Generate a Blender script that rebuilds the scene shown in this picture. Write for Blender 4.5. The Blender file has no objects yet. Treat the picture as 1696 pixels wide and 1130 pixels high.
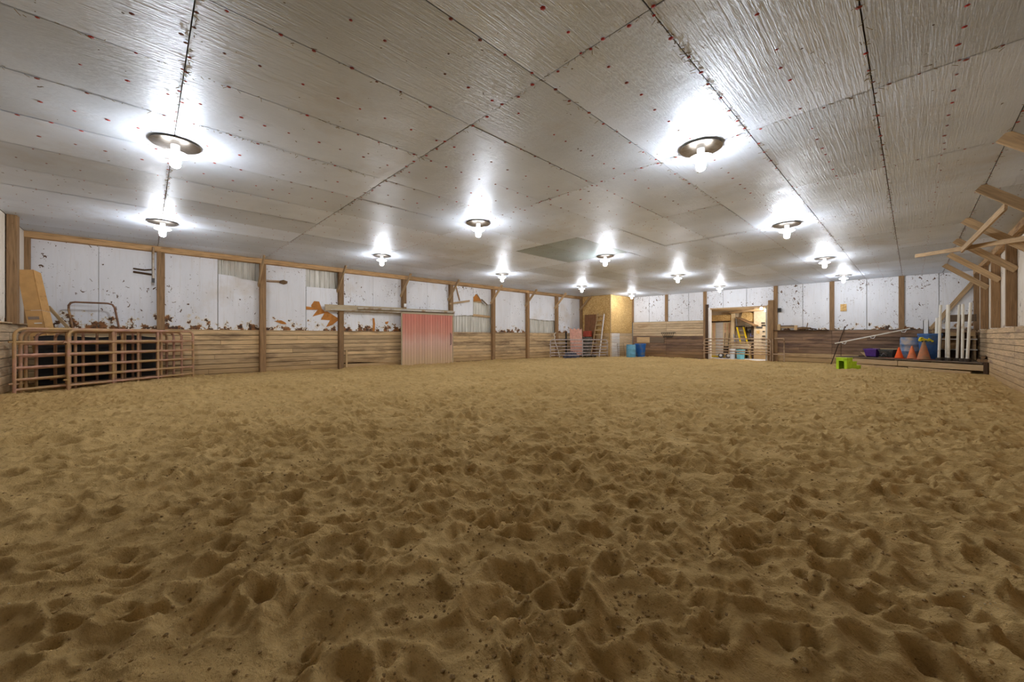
import bpy, math, random
import numpy as np
from mathutils import Vector, Matrix, Euler

random.seed(7); RNG = np.random.default_rng(11)
scn = bpy.context.scene
COL = scn.collection
R = math.radians

# ---------------------------------------------------------------- camera, world, exposure
EYE = 1.35; FPX = 635.0; YAW = 46.2; HORIZON = 557.0
cam_d = bpy.data.cameras.new('camera'); cam = bpy.data.objects.new('camera', cam_d); COL.objects.link(cam)
cam.location = (0, 0, EYE); cam.rotation_euler = (R(90), 0, R(YAW))
cam_d.sensor_fit = 'HORIZONTAL'; cam_d.sensor_width = 36.0
cam_d.lens = 36.0 * FPX / 1696.0
cam_d.shift_y = (HORIZON - 565.0) / 1696.0
cam_d.clip_start = 0.05; cam_d.clip_end = 200
scn.camera = cam
world = bpy.data.worlds.new('world'); scn.world = world; world.use_nodes = True
world.node_tree.nodes['Background'].inputs[0].default_value = (0.60, 0.66, 0.75, 1)
world.node_tree.nodes['Background'].inputs[1].default_value = 0.3
vs = scn.view_settings; vs.view_transform = 'Standard'; vs.look = 'None'; vs.gamma = 1.0; vs.use_curve_mapping = False
vs.exposure = 0.0
BULB_POWER = 460.0       # the lamps' own emission
try:
    scn.cycles.use_denoising = True; scn.cycles.denoiser = 'OPENIMAGEDENOISE'
    scn.cycles.sample_clamp_indirect = 6.0; scn.cycles.max_bounces = 8
    scn.cycles.diffuse_bounces = 5; scn.cycles.glossy_bounces = 3
    scn.cycles.use_light_tree = True
except Exception: pass

# ---------------------------------------------------------------- room measures
XL, XR, YF, YB, ZC = -16.74, 2.0, -2.34, 25.9, 4.2
BAYS = [-2.34, .38, 3.16, 5.97, 8.86, 11.54, 14.46, 17.3, 20.14, 22.95, 25.9]
BACKP = [-14.19, -11.66, -9.15, -5.35, -2.88, -.34, 1.99]
fx, fy = -math.sin(R(YAW)), math.cos(R(YAW)); rx, ry = fy, -fx
def ray(x, y):
    u = (x - 848.) / FPX; v = (HORIZON - y) / FPX
    return fx + u * rx, fy + u * ry, v
def onX(x, y, X):
    d = ray(x, y); t = X / d[0]; return Vector((X, t * d[1], EYE + t * d[2]))
def onY(x, y, Y):
    d = ray(x, y); t = Y / d[1]; return Vector((t * d[0], Y, EYE + t * d[2]))
def onZ(x, y, Z):
    d = ray(x, y); t = (Z - EYE) / d[2]; return Vector((t * d[0], t * d[1], Z))
def sand_level(x, y): return -0.005 * max(0, y)

# ---------------------------------------------------------------- materials
def srgb(r, g, b):
    f = lambda c: (c / 255 / 12.92) if c <= 10 else ((c / 255 + .055) / 1.055) ** 2.4
    return (f(r), f(g), f(b), 1)
class NT:
    def __init__(s, name):
        s.m = bpy.data.materials.new(name); s.m.use_nodes = True
        s.t = s.m.node_tree; s.b = s.t.nodes['Principled BSDF']
    def n(s, typ, **kw):
        nd = s.t.nodes.new(typ)
        for k, v in kw.items():
            if k in nd.inputs and not hasattr(nd, k): nd.inputs[k].default_value = v
            else: setattr(nd, k, v)
        return nd
    def l(s, a, b): s.t.links.new(a, b)
    def coord(s, kind='Object', scale=(1, 1, 1)):
        if kind == 'World': o = s.n('ShaderNodeNewGeometry').outputs['Position']
        else: o = s.n('ShaderNodeTexCoord').outputs[kind]
        mp = s.n('ShaderNodeMapping'); mp.inputs['Scale'].default_value = scale
        s.l(o, mp.inputs['Vector']); return mp.outputs['Vector']
    def noise(s, co, scale, detail=4, rough=.55, dist=0):
        nd = s.n('ShaderNodeTexNoise'); nd.inputs['Scale'].default_value = scale; nd.inputs['Detail'].default_value = detail
        nd.inputs['Roughness'].default_value = rough; nd.inputs['Distortion'].default_value = dist
        s.l(co, nd.inputs['Vector']); return nd.outputs['Fac']
    def ramp(s, fac, stops):
        nd = s.n('ShaderNodeValToRGB'); e = nd.color_ramp.elements
        while len(e) < len(stops): e.new(.5)
        for el, (p, c) in zip(e, stops): el.position = p; el.color = c if len(c) == 4 else (*c, 1)
        s.l(fac, nd.inputs['Fac']); return nd.outputs['Color']
    def mix(s, fac, a, b, mode='MIX'):
        nd = s.n('ShaderNodeMix', data_type='RGBA', blend_type=mode)
        for sock, v in ((nd.inputs[0], fac), (nd.inputs[6], a), (nd.inputs[7], b)):
            if hasattr(v, 'links'): s.l(v, sock)
            else: sock.default_value = v
        return nd.outputs[2]
    def math(s, op, a, b=0.0, c=0.0):
        nd = s.n('ShaderNodeMath', operation=op)
        for sock, v in zip(nd.inputs, (a, b, c)):
            if hasattr(v, 'links'): s.l(v, sock)
            else: sock.default_value = v
        return nd.outputs[0]
    def color(s, c):
        if hasattr(c, 'links'): s.l(c, s.b.inputs['Base Color'])
        else: s.b.inputs['Base Color'].default_value = c
    def bump(s, h, strength=.4, dist=.01):
        nd = s.n('ShaderNodeBump'); nd.inputs['Strength'].default_value = strength; nd.inputs['Distance'].default_value = dist
        s.l(h, nd.inputs['Height']); s.l(nd.outputs[0], s.b.inputs['Normal'])
    def done(s, rough=.8, metal=0, spec=.3):
        if not s.b.inputs['Roughness'].is_linked: s.b.inputs['Roughness'].default_value = rough
        s.b.inputs['Metallic'].default_value = metal; s.b.inputs['Specular IOR Level'].default_value = spec
        return s.m

def plain(name, c, rough=.7, metal=0, var=.12, dirt=None, dirt_amt=.5, scale=6):
    """One-colour surface with mottled wear and, if given, dust of another colour."""
    k = NT(name); co = k.coord('Object')
    f = k.noise(co, scale, 5)
    dark = tuple(x * (1 - 2 * var) for x in c[:3]) + (1,); lite = tuple(min(1, x * (1 + var)) for x in c[:3]) + (1,)
    col = k.ramp(f, [(.3, dark), (.7, lite)])
    if dirt:
        g = k.noise(k.coord('World'), 2.3 * scale / 6, 6, .65)
        m = k.ramp(g, [(.62 - dirt_amt * .35, (0, 0, 0)), (.72 - dirt_amt * .2, (1, 1, 1))])
        col = k.mix(m, col, dirt)
    k.color(col); return k.done(rough, metal)

def timber(name, c, dark=.45, hue_var=.35, blotch=None, blotch_lo=.5, grain=1.0, zdust=None):
    """Sawn wood with the grain along the piece's own X; every piece gets its own tone."""
    k = NT(name); co = k.coord('Object', (1.2, 22 * grain, 22 * grain))
    rnd = k.n('ShaderNodeObjectInfo').outputs['Random']
    off = k.n('ShaderNodeVectorMath', operation='ADD'); k.l(co, off.inputs[0])
    comb = k.n('ShaderNodeCombineXYZ'); k.l(k.math('MULTIPLY', rnd, 37.0), comb.inputs[0]); k.l(k.math('MULTIPLY', rnd, 91.0), comb.inputs[1])
    k.l(comb.outputs[0], off.inputs[1]); co2 = off.outputs[0]
    g = k.noise(co2, 1.6, 6, .6, .6)
    col = k.ramp(g, [(.28, tuple(x * dark for x in c[:3])), (.5, tuple(x * .86 for x in c[:3])), (.75, tuple(min(1, x * 1.18) for x in c[:3]))])
    tone = k.ramp(rnd, [(0, (1 - hue_var,) * 3), (.5, (.95, .95, .95)), (1, (1 + hue_var * .5, 1 + hue_var * .45, 1 + hue_var * .3))])
    col = k.mix(1.0, col, tone, 'MULTIPLY')
    if blotch:
        w = k.noise(k.coord('World', (.45, .45, 2.4)), 1.5, 5, .6)
        m = k.ramp(w, [(blotch_lo, (0, 0, 0)), (blotch_lo + .16, (1, 1, 1))])
        col = k.mix(k.math('MULTIPLY', m, .75), col, blotch)
    # knots and nail holes
    v = k.n('ShaderNodeTexVoronoi', feature='F1'); v.inputs['Scale'].default_value = 3.2; k.l(k.coord('Object', (1, 2.2, 2.2)), v.inputs['Vector'])
    kn = k.ramp(v.outputs['Distance'], [(.03, (1, 1, 1)), (.07, (0, 0, 0))])
    col = k.mix(k.math('MULTIPLY', kn, .6), col, tuple(x * .3 for x in c[:3]) + (1,))
    if zdust:
        sep = k.n('ShaderNodeSeparateXYZ'); k.l(k.coord('World'), sep.inputs[0])
        nz = k.math('ADD', sep.outputs[2], k.math('MULTIPLY', k.noise(k.coord('World', (1, 1, 3)), 2.0, 4), .8))
        m = k.ramp(nz, [(.3, (1, 1, 1)), (1.0, (0, 0, 0))])
        col = k.mix(k.math('MULTIPLY', m, .75), col, zdust)
    k.color(col); k.bump(g, .5, .006)
    return k.done(.82, 0, .2)

DUST = srgb(176, 144, 98)
M = {}
M['plank_tan'] = timber('plank_tan', srgb(218, 188, 146), .62, .28, srgb(104, 80, 64), .51, zdust=DUST)
M['plank_pale'] = timber('plank_pale', srgb(218, 194, 160), .6, .2, srgb(140, 108, 78), .58, zdust=DUST)
M['plank_dark'] = timber('plank_dark', srgb(150, 122, 100), .6, .35, srgb(84, 68, 64), .48, zdust=srgb(145, 112, 72))
M['plank_right'] = timber('plank_right', srgb(216, 188, 152), .6, .2, srgb(136, 112, 104), .55, zdust=DUST)
M['post'] = timber('post_wood', srgb(158, 126, 92), .5, .2)
M['beam'] = timber('beam_wood', srgb(200, 162, 118), .35, .2, srgb(92, 62, 40), .55)
M['brace'] = timber('brace_wood', srgb(196, 166, 128), .55, .25)
M['pale_wood'] = timber('pale_wood', srgb(206, 176, 134), .7, .15)
M['grey_wood'] = timber('grey_wood', srgb(120, 104, 88), .5, .2)
M['lumber_dark'] = timber('lumber_dark', srgb(86, 66, 50), .5, .25)

def foam_board(name, base, fringe_hi, speck, soil):
    k = NT(name); wc = k.coord('World')
    sep = k.n('ShaderNodeSeparateXYZ'); k.l(wc, sep.inputs[0]); z = sep.outputs[2]
    cl = k.noise(k.coord('World', (1, 1, .35)), 1.4, 5)
    col = k.ramp(cl, [(.3, tuple(x * .86 for x in base[:3])), (.7, base[:3])])
    st = k.noise(k.coord('World', (9, 9, .6)), 2.0, 3)
    col = k.mix(k.ramp(st, [(.55, (0, 0, 0)), (.8, (.35, .35, .35))]), col, srgb(196, 188, 176))
    # brown soiling
    so = k.noise(wc, .55, 5, .6)
    col = k.mix(k.ramp(so, [(soil, (0, 0, 0)), (soil + .22, (.55, .55, .55))]), col, srgb(190, 170, 138))
    # scattered gouges
    g = k.noise(k.coord('World', (1, 1, .8)), 9.0, 3, .6, .8)
    g2 = k.noise(wc, .9, 3)
    gm = k.ramp(k.math('ADD', g, k.math('MULTIPLY', g2, .35)), [(speck, (0, 0, 0)), (speck + .012, (1, 1, 1))])
    col = k.mix(gm, col, srgb(92, 68, 48))
    g3 = k.noise(wc, 26, 2, .5)
    col = k.mix(k.ramp(k.math('ADD', g3, k.math('MULTIPLY', g2, .3)), [(speck + .035, (0, 0, 0)), (speck + .05, (1, 1, 1))]), col, srgb(84, 70, 58))
    # thin scratches
    sc = k.noise(k.coord('World', (3, 3, 1.2)), 4.5, 2, .5, 2.2)
    sm = k.ramp(sc, [(.495, (0, 0, 0)), (.5, (.6, .6, .6)), (.505, (0, 0, 0))])
    sm = k.mix(1.0, sm, k.ramp(k.noise(wc, .8, 2), [(.5, (0, 0, 0)), (.7, (1, 1, 1))]), 'MULTIPLY')
    col = k.mix(sm, col, srgb(128, 116, 104))
    # gnawed, torn lower edge: bare brown foam showing
    t = k.math('SUBTRACT', fringe_hi, z)
    fm = k.math('ADD', k.noise(k.coord('World', (1, 1, .9)), 4.2, 4, .65), k.math('MULTIPLY', t, .42))
    col = k.mix(k.ramp(fm, [(.57, (0, 0, 0)), (.61, (1, 1, 1))]), col, srgb(214, 204, 186))
    col = k.mix(k.ramp(fm, [(.625, (0, 0, 0)), (.635, (1, 1, 1))]), col, k.ramp(k.noise(wc, 7, 3), [(.4, srgb(66, 46, 32)), (.62, srgb(146, 96, 52))]))
    k.color(col); k.bump(k.noise(wc, 14, 4), .15, .01)
    return k.done(.55, 0, .35)
M['foam_left'] = foam_board('white_foam_left', srgb(234, 236, 242), 1.95, .855, .58)
M['foam_back'] = foam_board('white_foam_back', srgb(234, 237, 244), 1.9, .83, .62)
M['foam_right'] = foam_board('white_foam_right', srgb(230, 222, 210), 1.75, .86, .5)
M['foam_core'] = plain('bare_orange_foam', srgb(186, 124, 62), .9, var=.12, scale=9)

def corrugated():
    k = NT('metal_siding'); wc = k.coord('World')
    n = k.noise(k.coord('World', (4, 4, .5)), 1.5, 4)
    col = k.ramp(n, [(.3, srgb(176, 172, 160)), (.7, srgb(222, 220, 212))])
    st = k.noise(k.coord('World', (12, 12, 1)), 1, 3)
    col = k.mix(k.ramp(st, [(.6, (0, 0, 0)), (.75, (.5, .5, .5))]), col, srgb(140, 120, 92))
    k.color(col); return k.done(.5, .15)
M['siding'] = corrugated()

def foil(name, tint):
    k = NT(name); oc = k.coord('World')
    cl = k.noise(k.coord('World', (1, 1, 1)), .7, 5)
    col = k.ramp(cl, [(.3, tuple(x * .84 for x in tint[:3])), (.7, tint[:3])])
    rnd = k.n('ShaderNodeObjectInfo').outputs['Random']
    col = k.mix(1.0, col, k.ramp(rnd, [(0, (.80, .79, .77)), (1, (1.06, 1.06, 1.07))]), 'MULTIPLY')
    dirt = k.noise(oc, .45, 6, .65)
    col = k.mix(k.ramp(dirt, [(.56, (0, 0, 0)), (.78, (.45, .45, .45))]), col, srgb(176, 156, 126))
    sp = k.noise(oc, 11, 2, .5)
    col = k.mix(k.ramp(sp, [(.735, (0, 0, 0)), (.75, (1, 1, 1))]), col, srgb(92, 78, 62))
    k.color(col)
    # fine creases that run the long way of the barn
    w1 = k.noise(k.coord('World', (38, 1.3, 1)), 1.0, 3, .6, .5)
    w2 = k.noise(k.coord('World', (70, 16, 1)), 1.0, 3, .6)
    w3 = k.noise(oc, 2.2, 3)
    hh = k.math('ADD', k.math('ADD', w1, k.math('MULTIPLY', w2, .5)), k.math('MULTIPLY', w3, 1.2))
    k.bump(hh, .5, .02)
    ro = k.ramp(k.noise(oc, 1.8, 4), [(.3, (.44, .44, .44)), (.7, (.58, .58, .58))]); k.l(ro, k.b.inputs['Roughness'])
    return k.done(.36, .38, .35)
M['foil'] = foil('foil_faced_board', srgb(226, 236, 250))
M['foil_clean'] = foil('bluish_foil_board', srgb(176, 190, 192))
M['seam'] = plain('dirty_seam', srgb(96, 80, 62), .9, var=.3, scale=20)

def sand():
    k = NT('arena_sand'); wc = k.coord('World')
    a = k.noise(wc, .5, 5, .6); b = k.noise(wc, 5, 6, .6); c = k.noise(wc, 90, 3, .6)
    col = k.ramp(a, [(.3, srgb(196, 164, 108)), (.7, srgb(217, 185, 128))])
    col = k.mix(k.ramp(b, [(.42, (0, 0, 0)), (.72, (.55, .55, .55))]), col, srgb(160, 132, 84))
    col = k.mix(k.ramp(c, [(.55, (0, 0, 0)), (.75, (.45, .45, .45))]), col, srgb(122, 98, 62))
    v = k.n('ShaderNodeTexVoronoi'); v.inputs['Scale'].default_value = 24; k.l(wc, v.inputs['Vector'])
    col = k.mix(k.ramp(v.outputs['Distance'], [(.05, (.6, .6, .6)), (.09, (0, 0, 0))]), col, srgb(78, 58, 36))
    k.color(col)
    h = k.math('ADD', k.math('MULTIPLY', k.noise(wc, 45, 5, .7), 1.0), k.math('MULTIPLY', k.noise(wc, 12, 4, .6), 1.3))
    k.bump(h, .8, .03)
    return k.done(.95, 0, .1)
M['sand'] = sand()
M['clod'] = plain('damp_clod', srgb(168, 138, 92), .95, var=.3, scale=30)
M['pebble'] = plain('pale_pebble', srgb(206, 192, 164), .8, var=.2, scale=30)
M['nail_cap'] = plain('red_nail_cap', srgb(176, 48, 40), .6, var=.2, scale=2, dirt=srgb(110, 70, 56), dirt_amt=.5)
M['straw'] = plain('dusty_straw', srgb(138, 118, 78), .9, var=.3, scale=14)
M['gate_rust'] = plain('dusty_gate_steel', srgb(190, 146, 126), .6, .1, .2, DUST, .62, scale=5)
M['gate_grey'] = plain('grey_gate_steel', srgb(186, 176, 174), .5, .4, .15, srgb(132, 108, 84), .35, scale=6)
M['gate_tan'] = plain('tan_gate_steel', srgb(186, 160, 132), .5, .3, .15, srgb(120, 88, 60), .35, scale=6)
M['pipe_brown'] = plain('brown_pipe', srgb(128, 94, 72), .55, .2, .2, DUST, .35)
M['cardboard'] = plain('brown_cardboard', srgb(196, 152, 96), .8, var=.08, dirt=srgb(150, 112, 66), dirt_amt=.12, scale=5)
M['print_grey'] = plain('grey_print', srgb(140, 120, 104), .8)
M['white_paper'] = plain('white_label', srgb(236, 234, 230), .7, var=.03)
M['door_red'] = None
def red_door():
    k = NT('faded_red_boards'); wc = k.coord('World')
    sep = k.n('ShaderNodeSeparateXYZ'); k.l(wc, sep.inputs[0]); z = sep.outputs[2]
    n = k.noise(k.coord('World', (3, 3, .8)), 1.4, 5)
    zz = k.math('ADD', z, k.math('MULTIPLY', n, .5))
    col = k.ramp(k.math('MULTIPLY', zz, .33), [(.12, srgb(206, 176, 140)), (.42, srgb(214, 174, 158)), (.58, srgb(206, 144, 126)), (.80, srgb(200, 126, 110))])
    rnd = k.n('ShaderNodeObjectInfo').outputs['Random']
    col = k.mix(1.0, col, k.ramp(rnd, [(0, (.9, .9, .9)), (1, (1.05, 1.05, 1.05))]), 'MULTIPLY')
    m = k.noise(k.coord('World', (14, 14, 1.5)), 1, 4)
    col = k.mix(k.ramp(m, [(.58, (0, 0, 0)), (.8, (.5, .5, .5))]), col, srgb(214, 186, 166))
    k.color(col); return k.done(.75)
M['door_red'] = red_door()
M['door_trim'] = timber('weathered_door_trim', srgb(196, 178, 148), .7, .1)
M['zinc'] = plain('zinc_pipe', srgb(196, 190, 180), .45, .6, .1, srgb(150, 122, 88), .35)
M['red_sheet'] = plain('faded_red_sheet', srgb(210, 158, 140), .6, .1, .1, srgb(212, 168, 148), .3)
M['brown_sheet'] = plain('brown_ribbed_sheet', srgb(140, 98, 66), .6, .1, .1)
M['osb'] = None
def osb():
    k = NT('strand_board'); oc = k.coord('World')
    v = k.n('ShaderNodeTexVoronoi'); v.inputs['Scale'].default_value = 22; k.l(k.coord('World', (1, 1, 1.6)), v.inputs['Vector'])
    sp = k.n('ShaderNodeSeparateColor'); k.l(v.outputs['Color'], sp.inputs[0])
    col = k.ramp(sp.outputs[0], [(.1, srgb(190, 148, 86)), (.5, srgb(214, 176, 112)), (.9, srgb(230, 200, 142))])
    n = k.noise(oc, 1.2, 4)
    col = k.mix(k.ramp(n, [(.5, (0, 0, 0)), (.75, (.4, .4, .4))]), col, srgb(150, 106, 54))
    k.color(col); k.bump(sp.outputs[0], .2, .004); return k.done(.7)
M['osb'] = osb()
M['osb_pale'] = plain('pale_board', srgb(210, 190, 160), .75, var=.08, scale=9)
M['siding_white'] = timber('whitewashed_board', srgb(236, 230, 224), .8, .1)
M['pine_new'] = timber('new_pine', srgb(238, 214, 172), .85, .1)
M['concrete'] = plain('pale_concrete', srgb(238, 240, 246), .7, var=.04, scale=3)
M['barrel_light'] = plain('light_blue_plastic', srgb(112, 176, 208), .5, var=.1, dirt=srgb(150, 160, 158), dirt_amt=.2)
M['barrel_blue'] = plain('mid_blue_plastic', srgb(36, 104, 186), .45, var=.1, dirt=srgb(104, 116, 130), dirt_amt=.3)
M['barrel_dusty'] = plain('dusty_blue_plastic', srgb(84, 126, 172), .6, var=.15, dirt=srgb(168, 152, 136), dirt_amt=.65)
M['barrel_navy'] = plain('dark_blue_plastic', srgb(66, 104, 160), .5, var=.12, dirt=srgb(90, 100, 118), dirt_amt=.25)
M['dark'] = plain('black_plastic', srgb(40, 38, 36), .6, var=.2)
M['purple'] = plain('purple_plastic', srgb(92, 58, 142), .5, var=.1, dirt=srgb(110, 92, 120), dirt_amt=.2)
M['charcoal'] = plain('charcoal_plastic', srgb(62, 64, 64), .5, var=.15, dirt=srgb(96, 88, 78), dirt_amt=.25)
M['cone_new'] = plain('bright_orange_plastic', srgb(246, 96, 28), .5, var=.05)
M['cone_faded'] = plain('faded_orange_plastic', srgb(232, 128, 80), .65, var=.1, dirt=srgb(206, 140, 104), dirt_amt=.35)
M['cone_dusty'] = plain('dusty_orange_plastic', srgb(200, 122, 84), .75, var=.12, dirt=srgb(150, 118, 90), dirt_amt=.5)
M['cone_base'] = plain('brick_rubber', srgb(150, 72, 52), .7, var=.15, dirt=srgb(120, 92, 70), dirt_amt=.4)
M['pvc'] = plain('white_pipe', srgb(232, 228, 216), .45, var=.04, dirt=srgb(190, 170, 140), dirt_amt=.12)
M['rubber'] = plain('dark_rubber_base', srgb(72, 62, 52), .8, var=.2)
M['lime'] = plain('lime_green_plastic', srgb(190, 228, 50), .5, var=.08, dirt=srgb(140, 160, 50), dirt_amt=.15)
M['yellow'] = plain('yellow_paint', srgb(244, 208, 32), .5, var=.05)
M['petal'] = plain('yellow_petal', srgb(240, 226, 50), .7, var=.08)
M['leaf'] = plain('green_leaf', srgb(64, 92, 40), .7)
M['alu'] = plain('aluminium', srgb(176, 176, 186), .4, .5, .1)
M['bucket_teal'] = plain('teal_plastic', srgb(120, 190, 204), .5, var=.06)
M['bucket_white'] = plain('white_plastic', srgb(236, 238, 240), .5, var=.04)
M['tyre'] = plain('grey_tyre', srgb(96, 92, 92), .8, var=.25)
M['red_plain'] = plain('dull_red_paint', srgb(186, 84, 68), .6, var=.1)
M['crate_grey'] = plain('grey_crate_plastic', srgb(124, 120, 112), .7, var=.3, scale=14)
M['tarp'] = plain('blue_grey_tarp', srgb(84, 88, 108), .6, var=.35, scale=9)
M['blanket'] = plain('brown_blanket', srgb(150, 118, 82), .95, var=.2, scale=9)
M['plate'] = plain('galvanised_plate', srgb(150, 142, 132), .32, .95, .12, srgb(120, 108, 92), .3, scale=12)
M['wire'] = plain('rusty_wire', srgb(120, 96, 66), .7, .2)
M['mud'] = plain('dried_mud', srgb(120, 96, 70), .95, var=.3, scale=30)
M['grey_box'] = plain('dark_grey_box', srgb(78, 76, 74), .6)
M['stripe_red'] = plain('red_marker', srgb(226, 140, 118), .7)
M['violet_ball'] = plain('violet_plastic', srgb(130, 128, 176), .5)
def glow(name, s, c=(1, .97, .96)):
    k = NT(name); k.b.inputs['Emission Color'].default_value = (*c, 1); k.b.inputs['Emission Strength'].default_value = s
    k.b.inputs['Base Color'].default_value = (.9, .9, .9, 1); return k.m
LAMPC = (.92, .95, 1.0)
M['bulb'] = glow('lit_bulb', BULB_POWER, LAMPC)
M['diffuser'] = glow('lit_diffuser', BULB_POWER * .03, LAMPC)
M['bulb_small'] = glow('lit_small_bulb', 260.0, (1, 1, 1))

# ---------------------------------------------------------------- mesh helpers
class MB:
    def __init__(s): s.v = []; s.f = []
    def add(s, verts, faces, Mx=None):
        b = len(s.v)
        s.v += [tuple(Mx @ Vector(p)) for p in verts] if Mx is not None else [tuple(p) for p in verts]
        s.f += [tuple(i + b for i in f) for f in faces]; return s
    def box(s, c, size, rot=None):
        a, b, d = (x / 2 for x in size)
        V = [(x, y, z) for x in (-a, a) for y in (-b, b) for z in (-d, d)]
        F = [(0, 1, 3, 2), (4, 6, 7, 5), (0, 4, 5, 1), (2, 3, 7, 6), (0, 2, 6, 4), (1, 5, 7, 3)]
        Mx = Matrix.Translation(c) @ (Euler(rot).to_matrix().to_4x4() if rot else Matrix())
        return s.add(V, F, Mx)
    def tube(s, pts, r, n=8, caps=True, r2=None):
        pts = [Vector(p) for p in pts]; rings = []; m = len(pts)
        for i, p in enumerate(pts):
            t = (pts[min(i + 1, m - 1)] - pts[max(i - 1, 0)]).normalized()
            a = Vector((0, 0, 1)) if abs(t.z) < .9 else Vector((1, 0, 0))
            if i and rings: a = lastu
            u = (a - t * a.dot(t)).normalized(); w = t.cross(u); lastu = u
            rr = r if r2 is None else r + (r2 - r) * i / (m - 1)
            rings.append([p + (u * math.cos(2 * math.pi * k / n) + w * math.sin(2 * math.pi * k / n)) * rr for k in range(n)])
        V = [q for ring in rings for q in ring]
        F = [(i * n + k, i * n + (k + 1) % n, (i + 1) * n + (k + 1) % n, (i + 1) * n + k) for i in range(m - 1) for k in range(n)]
        if caps: F += [tuple(reversed(range(n))), tuple(range((m - 1) * n, m * n))]
        return s.add(V, F)
    def lathe(s, prof, c=(0, 0, 0), n=24, Mx=None, close=True):
        V = []; 
        for (r, z) in prof: V += [(c[0] + r * math.cos(2 * math.pi * k / n), c[1] + r * math.sin(2 * math.pi * k / n), c[2] + z) for k in range(n)]
        m = len(prof)
        F = [(i * n + k, i * n + (k + 1) % n, (i + 1) * n + (k + 1) % n, (i + 1) * n + k) for i in range(m - 1) for k in range(n)]
        if close: F += [tuple(reversed(range(n))), tuple(range((m - 1) * n, m * n))]
        return s.add(V, F, Mx)
    def slab(s, poly, d):
        """Polygon (3-D points in one plane) given thickness along vector d."""
        n = len(poly); P = [Vector(p) for p in poly]; d = Vector(d)
        V = P + [p + d for p in P]
        F = [tuple(range(n - 1, -1, -1)), tuple(range(n, 2 * n))] + [(i, (i + 1) % n, n + (i + 1) % n, n + i) for i in range(n)]
        return s.add(V, F)
    def mesh(s, name, mat, smooth=False):
        me = bpy.data.meshes.new(name); me.from_pydata(s.v, [], s.f); me.materials.append(mat)
        if smooth:
            for p in me.polygons: p.use_smooth = True
            try: me.set_sharp_from_angle(angle=R(40))
            except Exception: pass
        me.update(); return me
    def build(s, name, mat, parent=None, smooth=False):
        return link(name, s.mesh(name, mat, smooth), parent)
def link(name, data, parent=None, Mx=None):
    o = bpy.data.objects.new(name, data); COL.objects.link(o)
    if parent is not None: o.parent = parent
    if Mx is not None: o.matrix_basis = Mx
    return o
def fix_normals(me):
    import bmesh
    b = bmesh.new(); b.from_mesh(me); bmesh.ops.recalc_face_normals(b, faces=b.faces[:]); b.to_mesh(me); b.free()

def tag(o, label, cat, group=None, kind=None):
    o['label'] = label; o['category'] = cat
    if group: o['group'] = group
    if kind: o['kind'] = kind
    return o
def thing(name, label, cat, loc=(0, 0, 0), rz=0, group=None):
    o = bpy.data.objects.new(name, None); COL.objects.link(o); o.location = loc; o.rotation_euler = (0, 0, rz)
    o.empty_display_size = .2
    return tag(o, label, cat, group)
def struct(name, mb, mat):
    o = mb.build(name, mat); o['kind'] = 'structure'; return o
def copy_thing(root, name, label, loc, rz=0, group=None):
    r = root.copy(); r.name = name; COL.objects.link(r); r.location = loc; r.rotation_euler = (0, 0, rz); r['label'] = label
    if group: r['group'] = group
    for ch in list(root.children):
        c = ch.copy(); COL.objects.link(c); c.parent = r
        for g in list(ch.children):
            d = g.copy(); COL.objects.link(d); d.parent = c
    return r

_lumber = {}
def lumber_mesh(L, w, h, mat, ch=.006):
    """Chamfered sawn board, grain along X, centred."""
    key = (round(L, 2), round(w, 3), round(h, 3), mat.name)
    if key not in _lumber:
        L, w, h = key[:3]; a, b = w / 2, h / 2; c = min(ch, a * .4, b * .4)
        prof = [(-a + c, -b), (a - c, -b), (a, -b + c), (a, b - c), (a - c, b), (-a + c, b), (-a, b - c), (-a, -b + c)]
        V = [(-L / 2, y, z) for y, z in prof] + [(L / 2, y, z) for y, z in prof]
        F = [(i, (i + 1) % 8, 8 + (i + 1) % 8, 8 + i) for i in range(8)] + [tuple(range(7, -1, -1)), tuple(range(8, 16))]
        me = bpy.data.meshes.new('board'); me.from_pydata(V, [], F); me.materials.append(mat); fix_normals(me); _lumber[key] = me
    return _lumber[key]
def board(name, p0, p1, w, h, mat, parent=None, up=(0, 0, 1)):
    """A length of timber from p0 to p1: w across, h along 'up'."""
    p0, p1 = Vector(p0), Vector(p1); x = (p1 - p0); L = x.length; x.normalize()
    u = Vector(up); u = u - x * u.dot(x)
    if u.length < 1e-4: u = Vector((1, 0, 0)); u = u - x * u.dot(x)
    z = u.normalized(); y = z.cross(x)
    Mx = Matrix((x, y, z)).transposed().to_4x4(); Mx.translation = (p0 + p1) / 2
    return link(name, lumber_mesh(L, w, h, mat), parent, Mx)

# ---------------------------------------------------------------- sand floor
def axis(lo, hi, s0=.0115, g=.0042):
    pos = [0.0]
    while pos[-1] < hi: pos.append(pos[-1] + max(s0, g * pos[-1]))
    neg = [0.0]
    while neg[-1] > lo: neg.append(neg[-1] - max(s0, g * -neg[-1]))
    a = np.array(neg[:0:-1] + pos); return np.clip(a, lo, hi)
def lat(ix, iy, seed):
    h = (ix.astype(np.int64) * 374761393 + iy.astype(np.int64) * 668265263 + seed * 1442695041) & 0x7fffffff
    h = ((h ^ (h >> 13)) * 1274126177) & 0x7fffffff
    return ((h ^ (h >> 16)) & 0xffff) / 65535.0
def vnoise(x, y, seed):
    ix, iy = np.floor(x), np.floor(y); u, v = x - ix, y - iy
    u = u * u * u * (u * (u * 6 - 15) + 10); v = v * v * v * (v * (v * 6 - 15) + 10)
    a, b = lat(ix, iy, seed), lat(ix + 1, iy, seed); c, d = lat(ix, iy + 1, seed), lat(ix + 1, iy + 1, seed)
    return a + (b - a) * u + (c - a) * v + (a - b - c + d) * u * v
gx = axis(XL - .02, XR + .02); gy = axis(YF - .02, YB + .5)
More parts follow.
